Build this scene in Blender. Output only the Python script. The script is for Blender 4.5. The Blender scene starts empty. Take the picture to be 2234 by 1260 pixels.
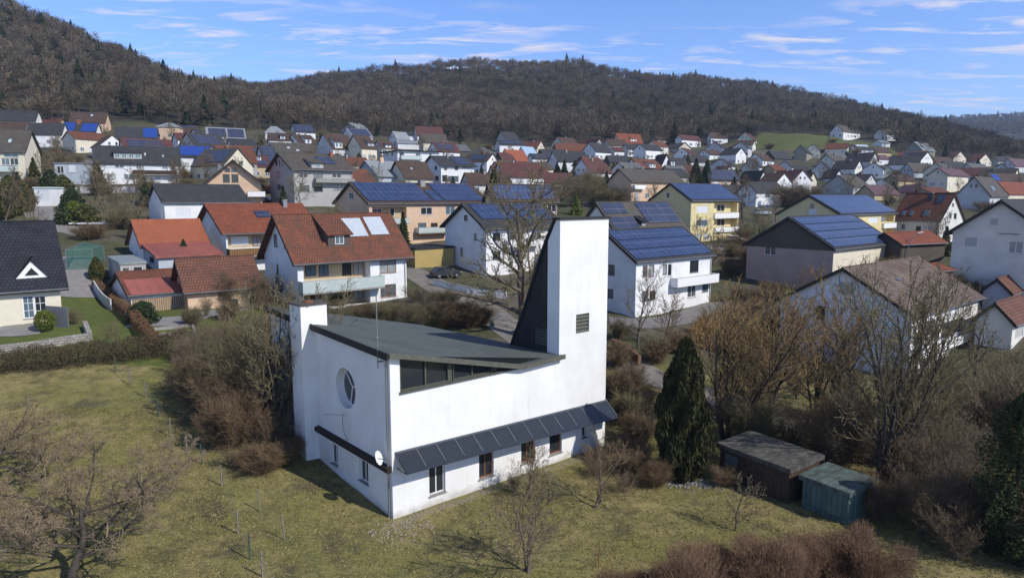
import bpy, bmesh, math, random
import numpy as np
from mathutils import Vector
sc = bpy.context.scene
# ---------------------------------------------------------------- camera
F = 1500.0; CX = 1117.0; CY = 630.0; HC = 15.8
PT = math.atan(200.0/1500.0); CP, SP = math.cos(PT), math.sin(PT)
cd = bpy.data.cameras.new('camera'); cam = bpy.data.objects.new('camera', cd)
sc.collection.objects.link(cam); sc.camera = cam
cam.location = (0, 0, HC); cam.rotation_euler = (math.pi/2-PT, 0, 0)
cd.sensor_width = 36; cd.lens = F*36/2234; cd.clip_start = .5; cd.clip_end = 9000
# ---------------------------------------------------------------- light
SUN_EL, SUN_AZ = math.radians(39), math.radians(123)      # azimuth clockwise from +Y
w = bpy.data.worlds.new('World'); sc.world = w; w.use_nodes = True
nt = w.node_tree; nt.nodes.clear()
def N(t, **k):
    n = nt.nodes.new(t)
    for a, v in k.items(): setattr(n, a, v)
    return n
L = lambda a, b: nt.links.new(a, b)
out = N('ShaderNodeOutputWorld'); bg = N('ShaderNodeBackground'); sky = N('ShaderNodeTexSky')
sky.sky_type = 'NISHITA'; sky.sun_disc = False; sky.sun_elevation = SUN_EL; sky.sun_rotation = SUN_AZ
sky.altitude = 400; sky.air_density = 1.0; sky.dust_density = .25; sky.ozone_density = 2.2
hs = N('ShaderNodeHueSaturation'); hs.inputs['Saturation'].default_value = 1.08; L(sky.outputs[0], hs.inputs['Color'])
# thin cirrus on a plane high above: direction / height
tc = N('ShaderNodeTexCoord'); sx = N('ShaderNodeSeparateXYZ'); L(tc.outputs['Generated'], sx.inputs[0])
mz = N('ShaderNodeMath', operation='MAXIMUM'); L(sx.outputs['Z'], mz.inputs[0]); mz.inputs[1].default_value = .02
ad = N('ShaderNodeMath', operation='ADD'); L(mz.outputs[0], ad.inputs[0]); ad.inputs[1].default_value = .06
dx = N('ShaderNodeMath', operation='DIVIDE'); L(sx.outputs['X'], dx.inputs[0]); L(ad.outputs[0], dx.inputs[1])
dy = N('ShaderNodeMath', operation='DIVIDE'); L(sx.outputs['Y'], dy.inputs[0]); L(ad.outputs[0], dy.inputs[1])
cb = N('ShaderNodeCombineXYZ'); L(dx.outputs[0], cb.inputs[0]); L(dy.outputs[0], cb.inputs[1])
mp = N('ShaderNodeMapping'); L(cb.outputs[0], mp.inputs[0]); mp.inputs['Scale'].default_value = (.9, 2.2, 1); mp.inputs['Rotation'].default_value = (0, 0, .12); mp.inputs['Location'].default_value=(3.1,7.4,0)
n1 = N('ShaderNodeTexNoise'); L(mp.outputs[0], n1.inputs['Vector']); n1.inputs['Scale'].default_value = 2.6; n1.inputs['Detail'].default_value = 9; n1.inputs['Roughness'].default_value = .58; n1.inputs['Distortion'].default_value = .5
n2 = N('ShaderNodeTexNoise'); L(mp.outputs[0], n2.inputs['Vector']); n2.inputs['Scale'].default_value = .55; n2.inputs['Detail'].default_value = 3
r1 = N('ShaderNodeMapRange'); L(n1.outputs['Fac'], r1.inputs[0]); r1.inputs[1].default_value = .50; r1.inputs[2].default_value = .66
r2 = N('ShaderNodeMapRange'); L(n2.outputs['Fac'], r2.inputs[0]); r2.inputs[1].default_value = .38; r2.inputs[2].default_value = .54
mu = N('ShaderNodeMath', operation='MULTIPLY'); L(r1.outputs[0], mu.inputs[0]); L(r2.outputs[0], mu.inputs[1])
mu2 = N('ShaderNodeMath', operation='MULTIPLY'); L(mu.outputs[0], mu2.inputs[0]); mu2.inputs[1].default_value = .85
mx = N('ShaderNodeMix', data_type='RGBA'); L(mu2.outputs[0], mx.inputs[0]); L(hs.outputs[0], mx.inputs[6]); mx.inputs[7].default_value = (6.6, 5.6, 4.5, 1)
tint = N('ShaderNodeMix', data_type='RGBA', blend_type='MULTIPLY'); tint.inputs[0].default_value = 1; L(mx.outputs[2], tint.inputs[6]); tint.inputs[7].default_value = (1.40, 1.58, 2.16, 1)
zr = N('ShaderNodeMapRange'); L(sx.outputs['Z'], zr.inputs[0]); zr.inputs[1].default_value = .25; zr.inputs[2].default_value = .9; zr.inputs[3].default_value = 1.0; zr.inputs[4].default_value = .34
sm = N('ShaderNodeVectorMath', operation='SCALE'); L(tint.outputs[2], sm.inputs[0]); L(zr.outputs[0], sm.inputs['Scale']); L(sm.outputs[0], bg.inputs['Color']); bg.inputs['Strength'].default_value = .10
L(bg.outputs[0], out.inputs['Surface'])
sd = bpy.data.lights.new('sun', 'SUN'); sd.energy = 4.4; sd.angle = math.radians(.5); sd.color = (1, .95, .87)
so = bpy.data.objects.new('sun', sd); sc.collection.objects.link(so)
SUNV = Vector((math.sin(SUN_AZ)*math.cos(SUN_EL), math.cos(SUN_AZ)*math.cos(SUN_EL), math.sin(SUN_EL)))
so.rotation_euler = SUNV.to_track_quat('Z', 'Y').to_euler(); so.location = SUNV*200
sc.view_settings.view_transform = 'Standard'; sc.view_settings.look = 'None'
sc.view_settings.exposure = 0; sc.view_settings.gamma = 1
sc.cycles.use_denoising = True
sc.cycles.max_bounces = 6; sc.cycles.diffuse_bounces = 3; sc.cycles.glossy_bounces = 2; sc.cycles.transmission_bounces = 2; sc.cycles.transparent_max_bounces = 4
# ---------------------------------------------------------------- geometry helpers
R = random.Random(7)
def ray(px, py):
    a, b = (px-CX)/F, (CY-py)/F
    return Vector((a, CP+b*SP, -SP+b*CP))
CAM = Vector((0, 0, HC))
def at(px, py, zc): return CAM+ray(px, py)*zc                       # point at depth zc on the viewing axis
def hit(px, py, p, n):
    r = ray(px, py); return CAM+r*((p-CAM).dot(n)/r.dot(n))
def proj(p):
    d = p-CAM; zc = d.y*CP-d.z*SP
    return CX+F*d.x/zc, CY-F*(d.y*SP+d.z*CP)/zc, zc
def along(p, d, px):                                                # t with p+t*d on picture column px (d horizontal)
    q = p-CAM; zc = q.y*CP-q.z*SP; k = (px-CX)/F
    return (k*zc-q.x)/(d.x-k*d.y*CP)
def dirv(deg): return Vector((math.cos(math.radians(deg)), math.sin(math.radians(deg)), 0))
# ---------------------------------------------------------------- materials
MATS = {}
def mat(name, col, rough=.85, var=0, vs=1.0, col2=None, bump=0, bs=None, kind=None, p=(1, 1), spec=.3, metal=0, objrand=0, coord='Object'):
    if name in MATS: return MATS[name]
    m = bpy.data.materials.new(name); m.use_nodes = True; MATS[name] = m
    t = m.node_tree; b = t.nodes['Principled BSDF']; b.inputs['Roughness'].default_value = rough
    b.inputs['Specular IOR Level'].default_value = spec; b.inputs['Metallic'].default_value = metal
    nn = lambda ty, **k: [setattr(x, a, v) or x for x in [t.nodes.new(ty)] for a, v in (k.items() or [('label', '')])][-1]
    lk = t.links.new
    c4 = (*col, 1)
    if not (var or kind or objrand): b.inputs['Base Color'].default_value = c4
    tcn = nn('ShaderNodeTexCoord'); src = tcn.outputs['UV' if kind else coord]
    cur = None
    def rgb(c):
        q = nn('ShaderNodeRGB'); q.outputs[0].default_value = (*c, 1); return q.outputs[0]
    def mixc(f, a, bb, bt='MIX'):
        q = nn('ShaderNodeMix', data_type='RGBA', blend_type=bt)
        if isinstance(f, float): q.inputs[0].default_value = f
        else: lk(f, q.inputs[0])
        lk(a, q.inputs[6]); lk(bb, q.inputs[7]); return q.outputs[2]
    cur = rgb(col)
    h = None
    if var:
        no = nn('ShaderNodeTexNoise'); no.inputs['Scale'].default_value = vs; no.inputs['Detail'].default_value = 6; no.inputs['Roughness'].default_value = .65
        lk(tcn.outputs[coord], no.inputs['Vector'])
        mr = nn('ShaderNodeMapRange'); lk(no.outputs['Fac'], mr.inputs[0]); mr.inputs[1].default_value = .35; mr.inputs[2].default_value = .65
        mr.inputs[4].default_value = var if col2 is None else 1
        c2 = col2 if col2 is not None else tuple(x*.35 for x in col)
        cur = mixc(mr.outputs[0], cur, rgb(c2)); h = no.outputs['Fac']
    if objrand:
        oi = nn('ShaderNodeObjectInfo'); hsv = nn('ShaderNodeHueSaturation'); mr = nn('ShaderNodeMapRange'); lk(oi.outputs['Random'], mr.inputs[0])
        mr.inputs[3].default_value = 1-objrand; mr.inputs[4].default_value = 1+objrand; lk(mr.outputs[0], hsv.inputs['Value']); lk(cur, hsv.inputs['Color']); cur = hsv.outputs[0]
    if kind in ('tile', 'brick', 'pv', 'board', 'slat', 'stone'):
        br = nn('ShaderNodeTexBrick'); lk(src, br.inputs['Vector'])
        br.inputs['Scale'].default_value = 1
        br.offset = .5 if kind in ('tile', 'brick', 'stone') else 0
        br.inputs['Brick Width'].default_value = p[0]; br.inputs['Row Height'].default_value = p[1]
        br.inputs['Mortar Size'].default_value = {'tile': .05, 'brick': .012, 'pv': .035, 'board': .02, 'slat': .035, 'stone': .03}[kind]*min(1, p[0]/.3 if kind == 'tile' else 1)
        br.inputs['Mortar Smooth'].default_value = .3
        f = {'tile': (1.12, .85, .45), 'brick': (1.1, .8, 1.2), 'pv': (1.1, .92, 3.6), 'board': (1.1, .85, .45), 'slat': (1.1, .85, .12), 'stone': (1.15, .8, .5)}[kind]
        for key, fv in zip(('Color1', 'Color2', 'Mortar'), f): br.inputs[key].default_value = (fv, fv, fv, 1)
        if kind == 'pv': br.inputs['Mortar'].default_value = (4.6, 3.4, 2.3, 1)
        cur = mixc(1.0, cur, br.outputs['Color'], 'MULTIPLY'); h = br.outputs['Fac'] if bump else h
        inv = nn('ShaderNodeMath', operation='SUBTRACT'); inv.inputs[0].default_value = 1; lk(br.outputs['Fac'], inv.inputs[1]); h = inv.outputs[0]
    lk(cur, b.inputs['Base Color'])
    if bump:
        if h is None or bs:
            no = nn('ShaderNodeTexNoise'); no.inputs['Scale'].default_value = bs or 8; no.inputs['Detail'].default_value = 5; lk(tcn.outputs[coord], no.inputs['Vector']); h = no.outputs['Fac']
        bp = nn('ShaderNodeBump'); bp.inputs['Strength'].default_value = bump; bp.inputs['Distance'].default_value = .05; lk(h, bp.inputs['Height']); lk(bp.outputs[0], b.inputs['Normal'])
    return m
def plaster(name, c): return mat('plaster_'+name, c, .9, .22, .5, tuple(x*.84 for x in c), .12, 14)
WALL = {k: plaster(k, c) for k, c in dict(white=(.80, .80, .79), cream=(.72, .66, .52), offwhite=(.70, .68, .62), yellow=(.72, .61, .33), peach=(.66, .47, .32), pink=(.44, .325, .29),
        grey=(.42, .41, .39), olive=(.30, .28, .21), tan=(.50, .40, .25), ochre=(.42, .32, .12), dark=(.10, .085, .07), green=(.58, .64, .48), brown=(.20, .12, .08), palegrey=(.58, .58, .58), shedblue=(.45, .5, .55)).items()}
def tile(name, c, c2): return mat('roof_'+name, c, .8, 1, .8, c2, .5, None, 'tile', (.3, .34), .3)
ROOF = {'slate': tile('slate', (.045, .048, .052), (.07, .07, .072)), 'black': tile('black', (.02, .022, .03), (.032, .035, .045)), 'red': tile('red', (.30, .088, .045), (.20, .068, .042)),
        'orange': tile('orange', (.42, .135, .065), (.33, .105, .055)), 'rust': tile('rust', (.235, .082, .045), (.13, .065, .045)), 'brown': tile('brown', (.12, .075, .055), (.075, .055, .045)),
        'greybrown': tile('greybrown', (.095, .085, .072), (.13, .115, .095)), 'redbrown': tile('redbrown', (.19, .082, .052), (.13, .062, .045)), 'maroon': tile('maroon', (.16, .06, .055), (.10, .05, .045)), 'grey': tile('grey', (.13, .135, .14), (.18, .18, .18)),
        'mottled': tile('mottled', (.12, .08, .062), (.215, .165, .135)), 'purple': tile('purple', (.19, .11, .13), (.13, .08, .09)), 'lightgrey': tile('lightgrey', (.3, .33, .36), (.36, .38, .4)), 'metalred': mat('roof_metalred', (.33, .10, .075), .6, .4, .6, (.25, .09, .07), .2, None, 'board', (.9, 50))}
PV = {'blue': mat('pv_blue', (.020, .037, .095), .28, .8, .8, (.036, .056, .125), 0, None, 'pv', (1.0, 1.65), .6), 'bright': mat('pv_bright', (.02, .06, .26), .3, .3, 1, (.03, .07, .3), 0, None, None, (1, 1), .5),
      'dark': mat('pv_dark', (.035, .045, .085), .3, .3, 1, (.045, .055, .09), 0, None, 'pv', (3.2, 1.35), .5), 'white': mat('pv_white', (.42, .47, .52), .25, .2, 2, (.5, .54, .58), 0, None, None, (1, 1), .8)}
GLASS = mat('window_glass', (.025, .03, .035), .06, 0, spec=.7); GLASSB = mat('glass_bluish', (.10, .14, .17), .08, spec=.8)
CURT = mat('glass_curtained', (.16, .17, .17), .12, .8, 3, (.05, .055, .06), spec=.7); CURTW = mat('glass_white_curtain', (.36, .38, .38), .15, .6, 4, (.2, .22, .23), spec=.7); FR_W = mat('frame_white', (.75, .75, .74), .5); FR_B = mat('frame_brown', (.22, .09, .04), .6); FR_D = mat('frame_dark', (.05, .05, .045), .6)
SHUT = mat('shutter_grey', (.42, .43, .42), .7, 0, bump=.0); SHUTW = mat('shutter_white', (.66, .68, .70), .7)
METAL = mat('zinc_metal', (.28, .29, .3), .45, .3, 3, metal=.6); DARKMET = mat('dark_metal', (.05, .05, .055), .5, metal=.3)
CONC = mat('concrete', (.33, .32, .30), .9, .5, 2, (.24, .23, .21), .3, 20); WOOD_D = mat('wood_dark', (.055, .035, .024), .85, .5, 4, (.08, .055, .04), .3, None, 'board', (.16, 30))
WOOD_L = mat('wood_light', (.30, .17, .07), .8, .4, 3, (.22, .12, .05), .3, None, 'slat', (.22, 30)); WHITEM = mat('white_paint', (.78, .78, .77), .5)
BALG = mat('balcony_glass', (.42, .50, .48), .12, .3, 1.5, (.50, .56, .53), spec=.7); BRICK = mat('brick_red', (.30, .12, .07), .9, .3, 5, None, .3, None, 'brick', (.24, .08))
FASC = mat('fascia_dark', (.03, .028, .026), .7)
# ---------------------------------------------------------------- mesh builder
ROOTC = sc.collection
def tag(o, label=None, cat=None, group=None, kind=None):
    for k, v in (('label', label), ('category', cat), ('group', group), ('kind', kind)):
        if v: o[k] = v
    return o
def empty(name, loc, label=None, cat=None, group=None):
    o = bpy.data.objects.new(name, None); o.empty_display_size = .3; ROOTC.objects.link(o); o.location = loc; return tag(o, label, cat, group)
def np_mesh(name, V, Q=None, T=None, uv=False):
    me = bpy.data.meshes.new(name); V = np.asarray(V, np.float32).reshape(-1, 3)
    me.vertices.add(len(V)); me.vertices.foreach_set('co', V.ravel())
    parts = []; tot = []
    if Q is not None and len(Q): parts.append(np.asarray(Q, np.int32).ravel()); tot.append(np.full(len(Q), 4, np.int32))
    if T is not None and len(T): parts.append(np.asarray(T, np.int32).ravel()); tot.append(np.full(len(T), 3, np.int32))
    li = np.concatenate(parts); tt = np.concatenate(tot); ls = np.concatenate([[0], np.cumsum(tt)[:-1]]).astype(np.int32)
    me.loops.add(len(li)); me.loops.foreach_set('vertex_index', li); me.polygons.add(len(tt)); me.polygons.foreach_set('loop_start', ls)
    me.update(calc_edges=True); return me
class MB:
    def __init__(s): s.v = []; s.f = []
    def poly(s, pts):
        i = len(s.v); s.v += [Vector(p) for p in pts]; s.f.append(tuple(range(i, i+len(pts)))); return s
    def prism(s, pts, d):                                           # closed solid: polygon extruded by vector d
        n = len(pts); i = len(s.v); pts = [Vector(p) for p in pts]; d = Vector(d)
        nrm = Vector((0, 0, 0))
        for k in range(n): nrm += pts[k].cross(pts[(k+1) % n])
        if nrm.dot(d) > 0: pts = pts[::-1]
        s.v += pts+[p+d for p in pts]
        s.f.append(tuple(range(i, i+n))); s.f.append(tuple(range(i+2*n-1, i+n-1, -1)))
        for k in range(n): j = (k+1) % n; s.f.append((i+j, i+k, i+n+k, i+n+j))
        return s
    def obox(s, o, a, b, c): return s.prism([o, o+a, o+a+b, o+b], c)
    def box(s, x0, y0, z0, x1, y1, z1): return s.obox(Vector((x0, y0, z0)), Vector((x1-x0, 0, 0)), Vector((0, y1-y0, 0)), Vector((0, 0, z1-z0)))
    def tube(s, pts, rs, n=8, cap=True):
        i0 = len(s.v); pts = [Vector(p) for p in pts]
        if not hasattr(rs, '__len__'): rs = [rs]*len(pts)
        for k, p in enumerate(pts):
            d = (pts[min(k+1, len(pts)-1)]-pts[max(k-1, 0)]).normalized(); a = d.orthogonal().normalized() if abs(d.z) < .9 else Vector((1, 0, 0)).cross(d).normalized(); b = d.cross(a)
            s.v += [p+(a*math.cos(2*math.pi*j/n)+b*math.sin(2*math.pi*j/n))*rs[k] for j in range(n)]
        for k in range(len(pts)-1):
            for j in range(n):
                q = (j+1) % n; s.f.append((i0+k*n+j, i0+k*n+q, i0+(k+1)*n+q, i0+(k+1)*n+j))
        if cap: s.f.append(tuple(range(i0+n-1, i0-1, -1))); e = i0+(len(pts)-1)*n; s.f.append(tuple(range(e, e+n)))
        return s
    def build(s, name, m, parent=None, label=None, cut=None, bevel=0, smooth=False, group=None):
        org = parent['_w'] if parent is not None and False else None
        me = bpy.data.meshes.new(name)
        me.from_pydata([tuple(p) for p in s.v], [], s.f); me.update()
        o = bpy.data.objects.new(name, me); ROOTC.objects.link(o)
        if cut is not None and cut.f:
            cm = bpy.data.meshes.new('c'); cm.from_pydata([tuple(p) for p in cut.v], [], cut.f); co = bpy.data.objects.new('c', cm); ROOTC.objects.link(co)
            md = o.modifiers.new('b', 'BOOLEAN'); md.object = co; md.operation = 'DIFFERENCE'; md.solver = 'EXACT'; md.use_self = True
            dg = bpy.context.evaluated_depsgraph_get(); dg.update(); me2 = bpy.data.meshes.new_from_object(o.evaluated_get(dg)); o.modifiers.clear(); 
            if len(me2.polygons): o.data = me2
            bpy.data.objects.remove(co); me = o.data
        if bevel:
            bm = bmesh.new(); bm.from_mesh(me); bmesh.ops.bevel(bm, geom=bm.edges[:], offset=bevel, segments=1, affect='EDGES'); bm.to_mesh(me); bm.free()
        auto_uv(me); me.materials.clear(); me.materials.append(m)
        if smooth: me.shade_smooth()
        if parent is not None:
            o.parent = parent; b = parent
            off = Vector((0, 0, 0))
            while b is not None: off += b.location; b = b.parent
            me.transform(__import__('mathutils').Matrix.Translation(-off))
        elif s.v:
            c = sum((Vector(p) for p in s.v), Vector())/len(s.v); c.z = min(p.z for p in s.v)
            me.transform(__import__('mathutils').Matrix.Translation(-c)); o.location = c
        if label: o['label'] = label
        if group: o['group'] = group
        return o
def auto_uv(me):
    if not me.polygons: return
    uv = me.uv_layers.new(name='UVMap').data; vs = me.vertices; Z = Vector((0, 0, 1))
    for p in me.polygons:
        n = p.normal; t = Z.cross(n)
        t = t.normalized() if t.length > .02 else Vector((1, 0, 0)); b = n.cross(t)
        for li in p.loop_indices: q = vs[me.loops[li].vertex_index].co; uv[li].uv = (q.dot(t), q.dot(b))
# ---------------------------------------------------------------- church
C0 = Vector((-5.87, 32.195, 0)); uR, uL = dirv(40.5), dirv(130.5); nR, nL = dirv(-49.5), dirv(220.5); UP = Vector((0, 0, 1))
def P(a, b, z): return C0+uR*a+uL*b+UP*z
CHW = mat('church_plaster', (.80, .80, .79), .92, .12, .35, (.70, .69, .66), .16, 9)
def streaks(m, amt, c):
    t = m.node_tree; b = t.nodes['Principled BSDF']; src = b.inputs['Base Color'].links[0].from_socket; tc_ = t.nodes.new('ShaderNodeTexCoord'); mp_ = t.nodes.new('ShaderNodeMapping'); mp_.inputs['Scale'].default_value = (1.6, 1.6, .16); t.links.new(tc_.outputs['Object'], mp_.inputs[0])
    no = t.nodes.new('ShaderNodeTexNoise'); no.inputs['Scale'].default_value = 1.3; no.inputs['Detail'].default_value = 9; no.inputs['Roughness'].default_value = .7; t.links.new(mp_.outputs[0], no.inputs['Vector']); mr = t.nodes.new('ShaderNodeMapRange'); t.links.new(no.outputs['Fac'], mr.inputs[0]); mr.inputs[1].default_value = .52; mr.inputs[2].default_value = .75; mr.inputs[4].default_value = amt
    mx_ = t.nodes.new('ShaderNodeMix'); mx_.data_type = 'RGBA'; t.links.new(mr.outputs[0], mx_.inputs[0]); t.links.new(src, mx_.inputs[6]); mx_.inputs[7].default_value = (*c, 1); t.links.new(mx_.outputs[2], b.inputs['Base Color'])
streaks(CHW, .38, (.50, .48, .43))
def splash(m):
    t = m.node_tree; b = t.nodes['Principled BSDF']; src = b.inputs['Base Color'].links[0].from_socket; g_ = t.nodes.new('ShaderNodeNewGeometry'); s_ = t.nodes.new('ShaderNodeSeparateXYZ'); t.links.new(g_.outputs['Position'], s_.inputs[0])
    no = t.nodes.new('ShaderNodeTexNoise'); no.inputs['Scale'].default_value = 1.6; no.inputs['Detail'].default_value = 8; t.links.new(g_.outputs['Position'], no.inputs['Vector'])
    ad_ = t.nodes.new('ShaderNodeMath'); ad_.operation = 'MULTIPLY_ADD'; t.links.new(no.outputs['Fac'], ad_.inputs[0]); ad_.inputs[1].default_value = -.9; t.links.new(s_.outputs['Z'], ad_.inputs[2])
    mr = t.nodes.new('ShaderNodeMapRange'); t.links.new(ad_.outputs[0], mr.inputs[0]); mr.inputs[1].default_value = .05; mr.inputs[2].default_value = -.35; mr.inputs[4].default_value = .6
    mx_ = t.nodes.new('ShaderNodeMix'); mx_.data_type = 'RGBA'; t.links.new(mr.outputs[0], mx_.inputs[0]); t.links.new(src, mx_.inputs[6]); mx_.inputs[7].default_value = (.36, .33, .27, 1); t.links.new(mx_.outputs[2], b.inputs['Base Color'])
splash(CHW)
ROOFM = mat('roof_felt', (.075, .09, .085), .8, 1, .6, (.105, .12, .11), .25, 3)
CEDGE = mat('copper_edge', (.085, .085, .07), .6, .6, 3, (.12, .12, .095))
SAIL = mat('sail_boards', (.018, .021, .020), .7, .5, 1.5, (.03, .034, .032), .4, None, 'board', (.35, 60))
def church():
    t = empty('church_building', C0, 'white modern church with tall sail-shaped tower and dark sloping roof in the meadow', 'church')
    ztop = lambda a: 8.42-1.9*a/8.3 if a < 8.3 else 6.52+.1*(a-8.3)/3.05
    zback = lambda a: 8.85-2.55*a/11.35
    H0 = -1.5
    # walls: body, up to just under the roof
    w = MB()
    cut = MB()
    # right wall slab a 0..11.35, thickness .35 (left part full height, rest to the clerestory sill)
    prof = [(0, H0), (15.5, H0), (15.5, 14.5), (11.36, 14.5), (11.36, 6.34), (.55, 6.34), (.55, ztop(.55)-.14), (0, ztop(0)-.14)]
    w.prism([P(a, 0, z) for a, z in prof], uL*.35)
    def cr(a0, a1, z0, z1, d=.22): cut.obox(P(a0, -.3, z0), uR*(a1-a0), UP*(z1-z0), uL*(.3+d))
    for a0, a1, z0, z1 in RW: cr(a0, a1, z0, z1)
    cr(12.75, 13.9, 7.7, 8.85, .25)
    w.build('wall', CHW, t, cut=cut)
    w = MB(); cut = MB()
    w.prism([P(0, .35, H0), P(0, 14.8, H0), P(0, 14.8, 8.42), P(0, 9.5, 8.34), P(0, .35, 8.05)], uR*.6)
    for b0, b1, z0, z1 in LW: cut.obox(P(-.3, b0, z0), uL*(b1-b0), UP*(z1-z0), uR*.52)
    cut.prism([P(-.3, 4.68+1.1*math.cos(q*math.pi/20), 5.68+1.1*math.sin(q*math.pi/20)) for q in range(40)], uR*.82)
    w.build('wall', CHW, t, cut=cut)
    w = MB(); w.prism([P(.6, 14.45, H0), P(11.35, 14.45, H0), P(11.35, 14.45, 6.2), P(.6, 14.45, 8.6)], uL*.35)
    w.prism([P(11.0, .35, H0), P(11.0, 14.45, H0), P(11.0, 14.45, 6.1), P(11.0, .35, 6.3)], uR*.35)
    w.build('wall', CHW, t)
    # roof: ruled sheet between front and back edges, with thickness
    A = [-.22+i*(11.75)/30 for i in range(31)]; Bs = [-.28+i*(15.3)/14 for i in range(15)]
    r = MB(); th = .2
    zz = lambda a, b: ztop(max(a, 0))+(zback(max(a, 0))-ztop(max(a, 0)))*max(b, 0)/14.8+.03*math.sin(b*.9)*0
    n = len(Bs)
    for dz in (0, -th):
        for a in A:
            for b in Bs: r.v.append(P(a, b, zz(a, b)+dz))
    m = len(A)*n
    for i in range(len(A)-1):
        for j in range(n-1):
            q = i*n+j; r.f.append((q, q+n, q+n+1, q+1)); r.f.append((m+q, m+q+1, m+q+n+1, m+q+n))
    for i in range(len(A)-1):
        q = i*n; r.f.append((m+q, m+q+n, q+n, q)); q = i*n+n-1; r.f.append((q, q+n, m+q+n, m+q))
    for j in range(n-1): r.f.append((j, j+1, m+j+1, m+j)); q = (len(A)-1)*n+j; r.f.append((m+q, m+q+1, q+1, q))
    ro = r.build('roof', ROOFM, t)
    e = MB()                                                        # raised edge trims
    for i in range(len(A)-1):
        a0, a1 = A[i], A[i+1]-.008
        e.prism([P(a0, -.30, zz(a0, 0)-.20), P(a1, -.30, zz(a1, 0)-.20), P(a1, -.30, zz(a1, 0)+.06), P(a0, -.30, zz(a0, 0)+.06)], -uL*.09)
    e.build('roof_edge', CEDGE, ro)
    e = MB()
    for b0, b1 in ((-.3, 8.2), (9.78, 15.05)): e.prism([P(-.24, b0, zz(0, b0)-.30), P(-.24, b1, zz(0, b1)-.30), P(-.24, b1, zz(0, b1)+.06), P(-.24, b0, zz(0, b0)+.06)], -uR*.06)
    e.build('roof_edge', FASC, ro)
    # clerestory
    cl = MB(); cl.prism([P(.55, .16, 6.40), P(11.3, .16, 6.40), P(8.3, .16, ztop(8.3)-.14), P(.55, .16, ztop(.55)-.14)], uL*.04)
    wn = empty('clerestory_window', (0, 0, 0)); wn.parent = t; wn.location = (0, 0, 0)
    fr = MB(); FRM = mat('frame_olive', (.09, .09, .07), .6, .4, 4)
    fr.obox(P(.50, -.10, 6.30), uR*10.9, uL*.26, UP*.10)
    for a, ww in ((.57, .08), (2.02, .09), (3.42, .26), (3.75, .06), (4.95, .09), (6.35, .1), (6.52, .12), (7.6, .08)):
        fr.obox(P(a, .05, 6.4), uR*ww, uL*.1, UP*(ztop(a)-.16-6.4))
    for a0, a1 in ((.65, 2.02), (2.11, 3.42), (3.81, 4.95), (5.04, 6.35)):
        fr.obox(P(a0, .07, 6.401), uR*(a1-a0), uL*.07, UP*.07)
        fr.prism([P(a0, .07, ztop(a0)-.25), P(a1, .07, ztop(a1)-.25), P(a1, .07, ztop(a1)-.165), P(a0, .07, ztop(a0)-.165)], uL*.07)
    bpy.data.objects.remove(wn)
    f = fr.build('clerestory_window', FRM, t); cl.build('pane', GLASS, f)
    # tower side and sail
    curve = [(0, 14.6), (.34, 14.55), (1.02, 13.4), (1.61, 12.2), (2.2, 10.85), (2.9, 9.25), (3.68, 7.65), (4.43, 6.15), (4.6, 5.6)]
    for a0, d in ((11.36, .3), (15.2, .3)):
        MB().prism([P(a0, .35, 5.9), P(a0, 1.02, 5.9), P(a0, 1.02, 13.25), P(a0, .35, 14.45)], uR*d).build('wall', CHW, t)
        MB().prism([P(a0+.02, 1.025, H0 if a0 > 12 else 5.9)]+[P(a0+.02, b, H0 if a0 > 12 and k == 0 else z) for k, (b, z) in enumerate([(4.5, 5.9)]+curve[:1:-1])], uR*(d-.04)).build('tower_side', SAIL, t)
    s = MB()
    for k in range(1, len(curve)-1):
        (b0, z0), (b1, z1) = curve[k], curve[k+1]
        s.prism([P(11.27, b0, z0), P(11.27, b1, z1), P(11.27, b1+.13, z1+.05), P(11.27, b0+.13, z0+.05)], uR*4.33)
    s.build('tower_roof', SAIL, t)
    s = MB(); s.obox(P(11.22, -.09, 14.503), uR*4.40, uL*.62, UP*.13); s.build('tower_cap', FASC, t)
    # louvres
    def louvre(o, du, dn, wdt, z0, z1, nm):
        l = MB(); k = 5
        for i in range(k):
            z = z0+(z1-z0)*i/k; hh = (z1-z0)/k
            l.prism([o+UP*z+dn*.02, o+UP*(z+.03)+dn*.02, o+UP*(z+hh*.95)-dn*.12, o+UP*(z+hh*.95-.03)-dn*.12], du*wdt)
        l.obox(o+UP*(z0-.03), du*-.04, -dn*.1, UP*(z1-z0+.06)); l.obox(o+UP*(z0-.03)+du*wdt, du*.04, -dn*.1, UP*(z1-z0+.06)); l.obox(o+UP*z1, du*wdt, -dn*.1, UP*.04)
        return l.build(nm, mat('louvre_wood', (.11, .11, .09), .8, .3, 4), t)
    louvre(P(12.79, .02, 0), uR, nR, 1.07, 7.73, 8.81, 'louvre')
    louvre(P(11.34, 2.0, 0), -uL, nL, .9, 7.0, 7.9, 'louvre')
    # chimney
    c = MB(); c.obox(P(-.8, 8.24, H0), uR*.82, uL*1.5, UP*(11.25)); c.obox(P(.02, 8.24, 8.0), uR*.75, uL*1.5, UP*1.75)
    co = c.build('chimney', CHW, t); c = MB(); c.obox(P(-.87, 8.17, 9.751), uR*1.71, uL*1.64, UP*.08); cc = c.build('cap', mat('chimney_cap', (.10, .09, .08), .9, .4, 4), co)
    c = MB(); c.tube([P(0, 9, 9.83), P(0, 9, 9.93)], .3, 12); c.build('flue', FR_B, cc)
    # left wall canopy band, round window, windows
    b = MB(); b.prism([P(-.002, .02, 2.73), P(-.26, .02, 2.66), P(-.26, .02, 2.44), P(-.002, .02, 2.44)], uL*8.2)
    b.build('canopy_band', mat('band_dark', (.035, .028, .025), .8, .4, 3), t)
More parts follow.
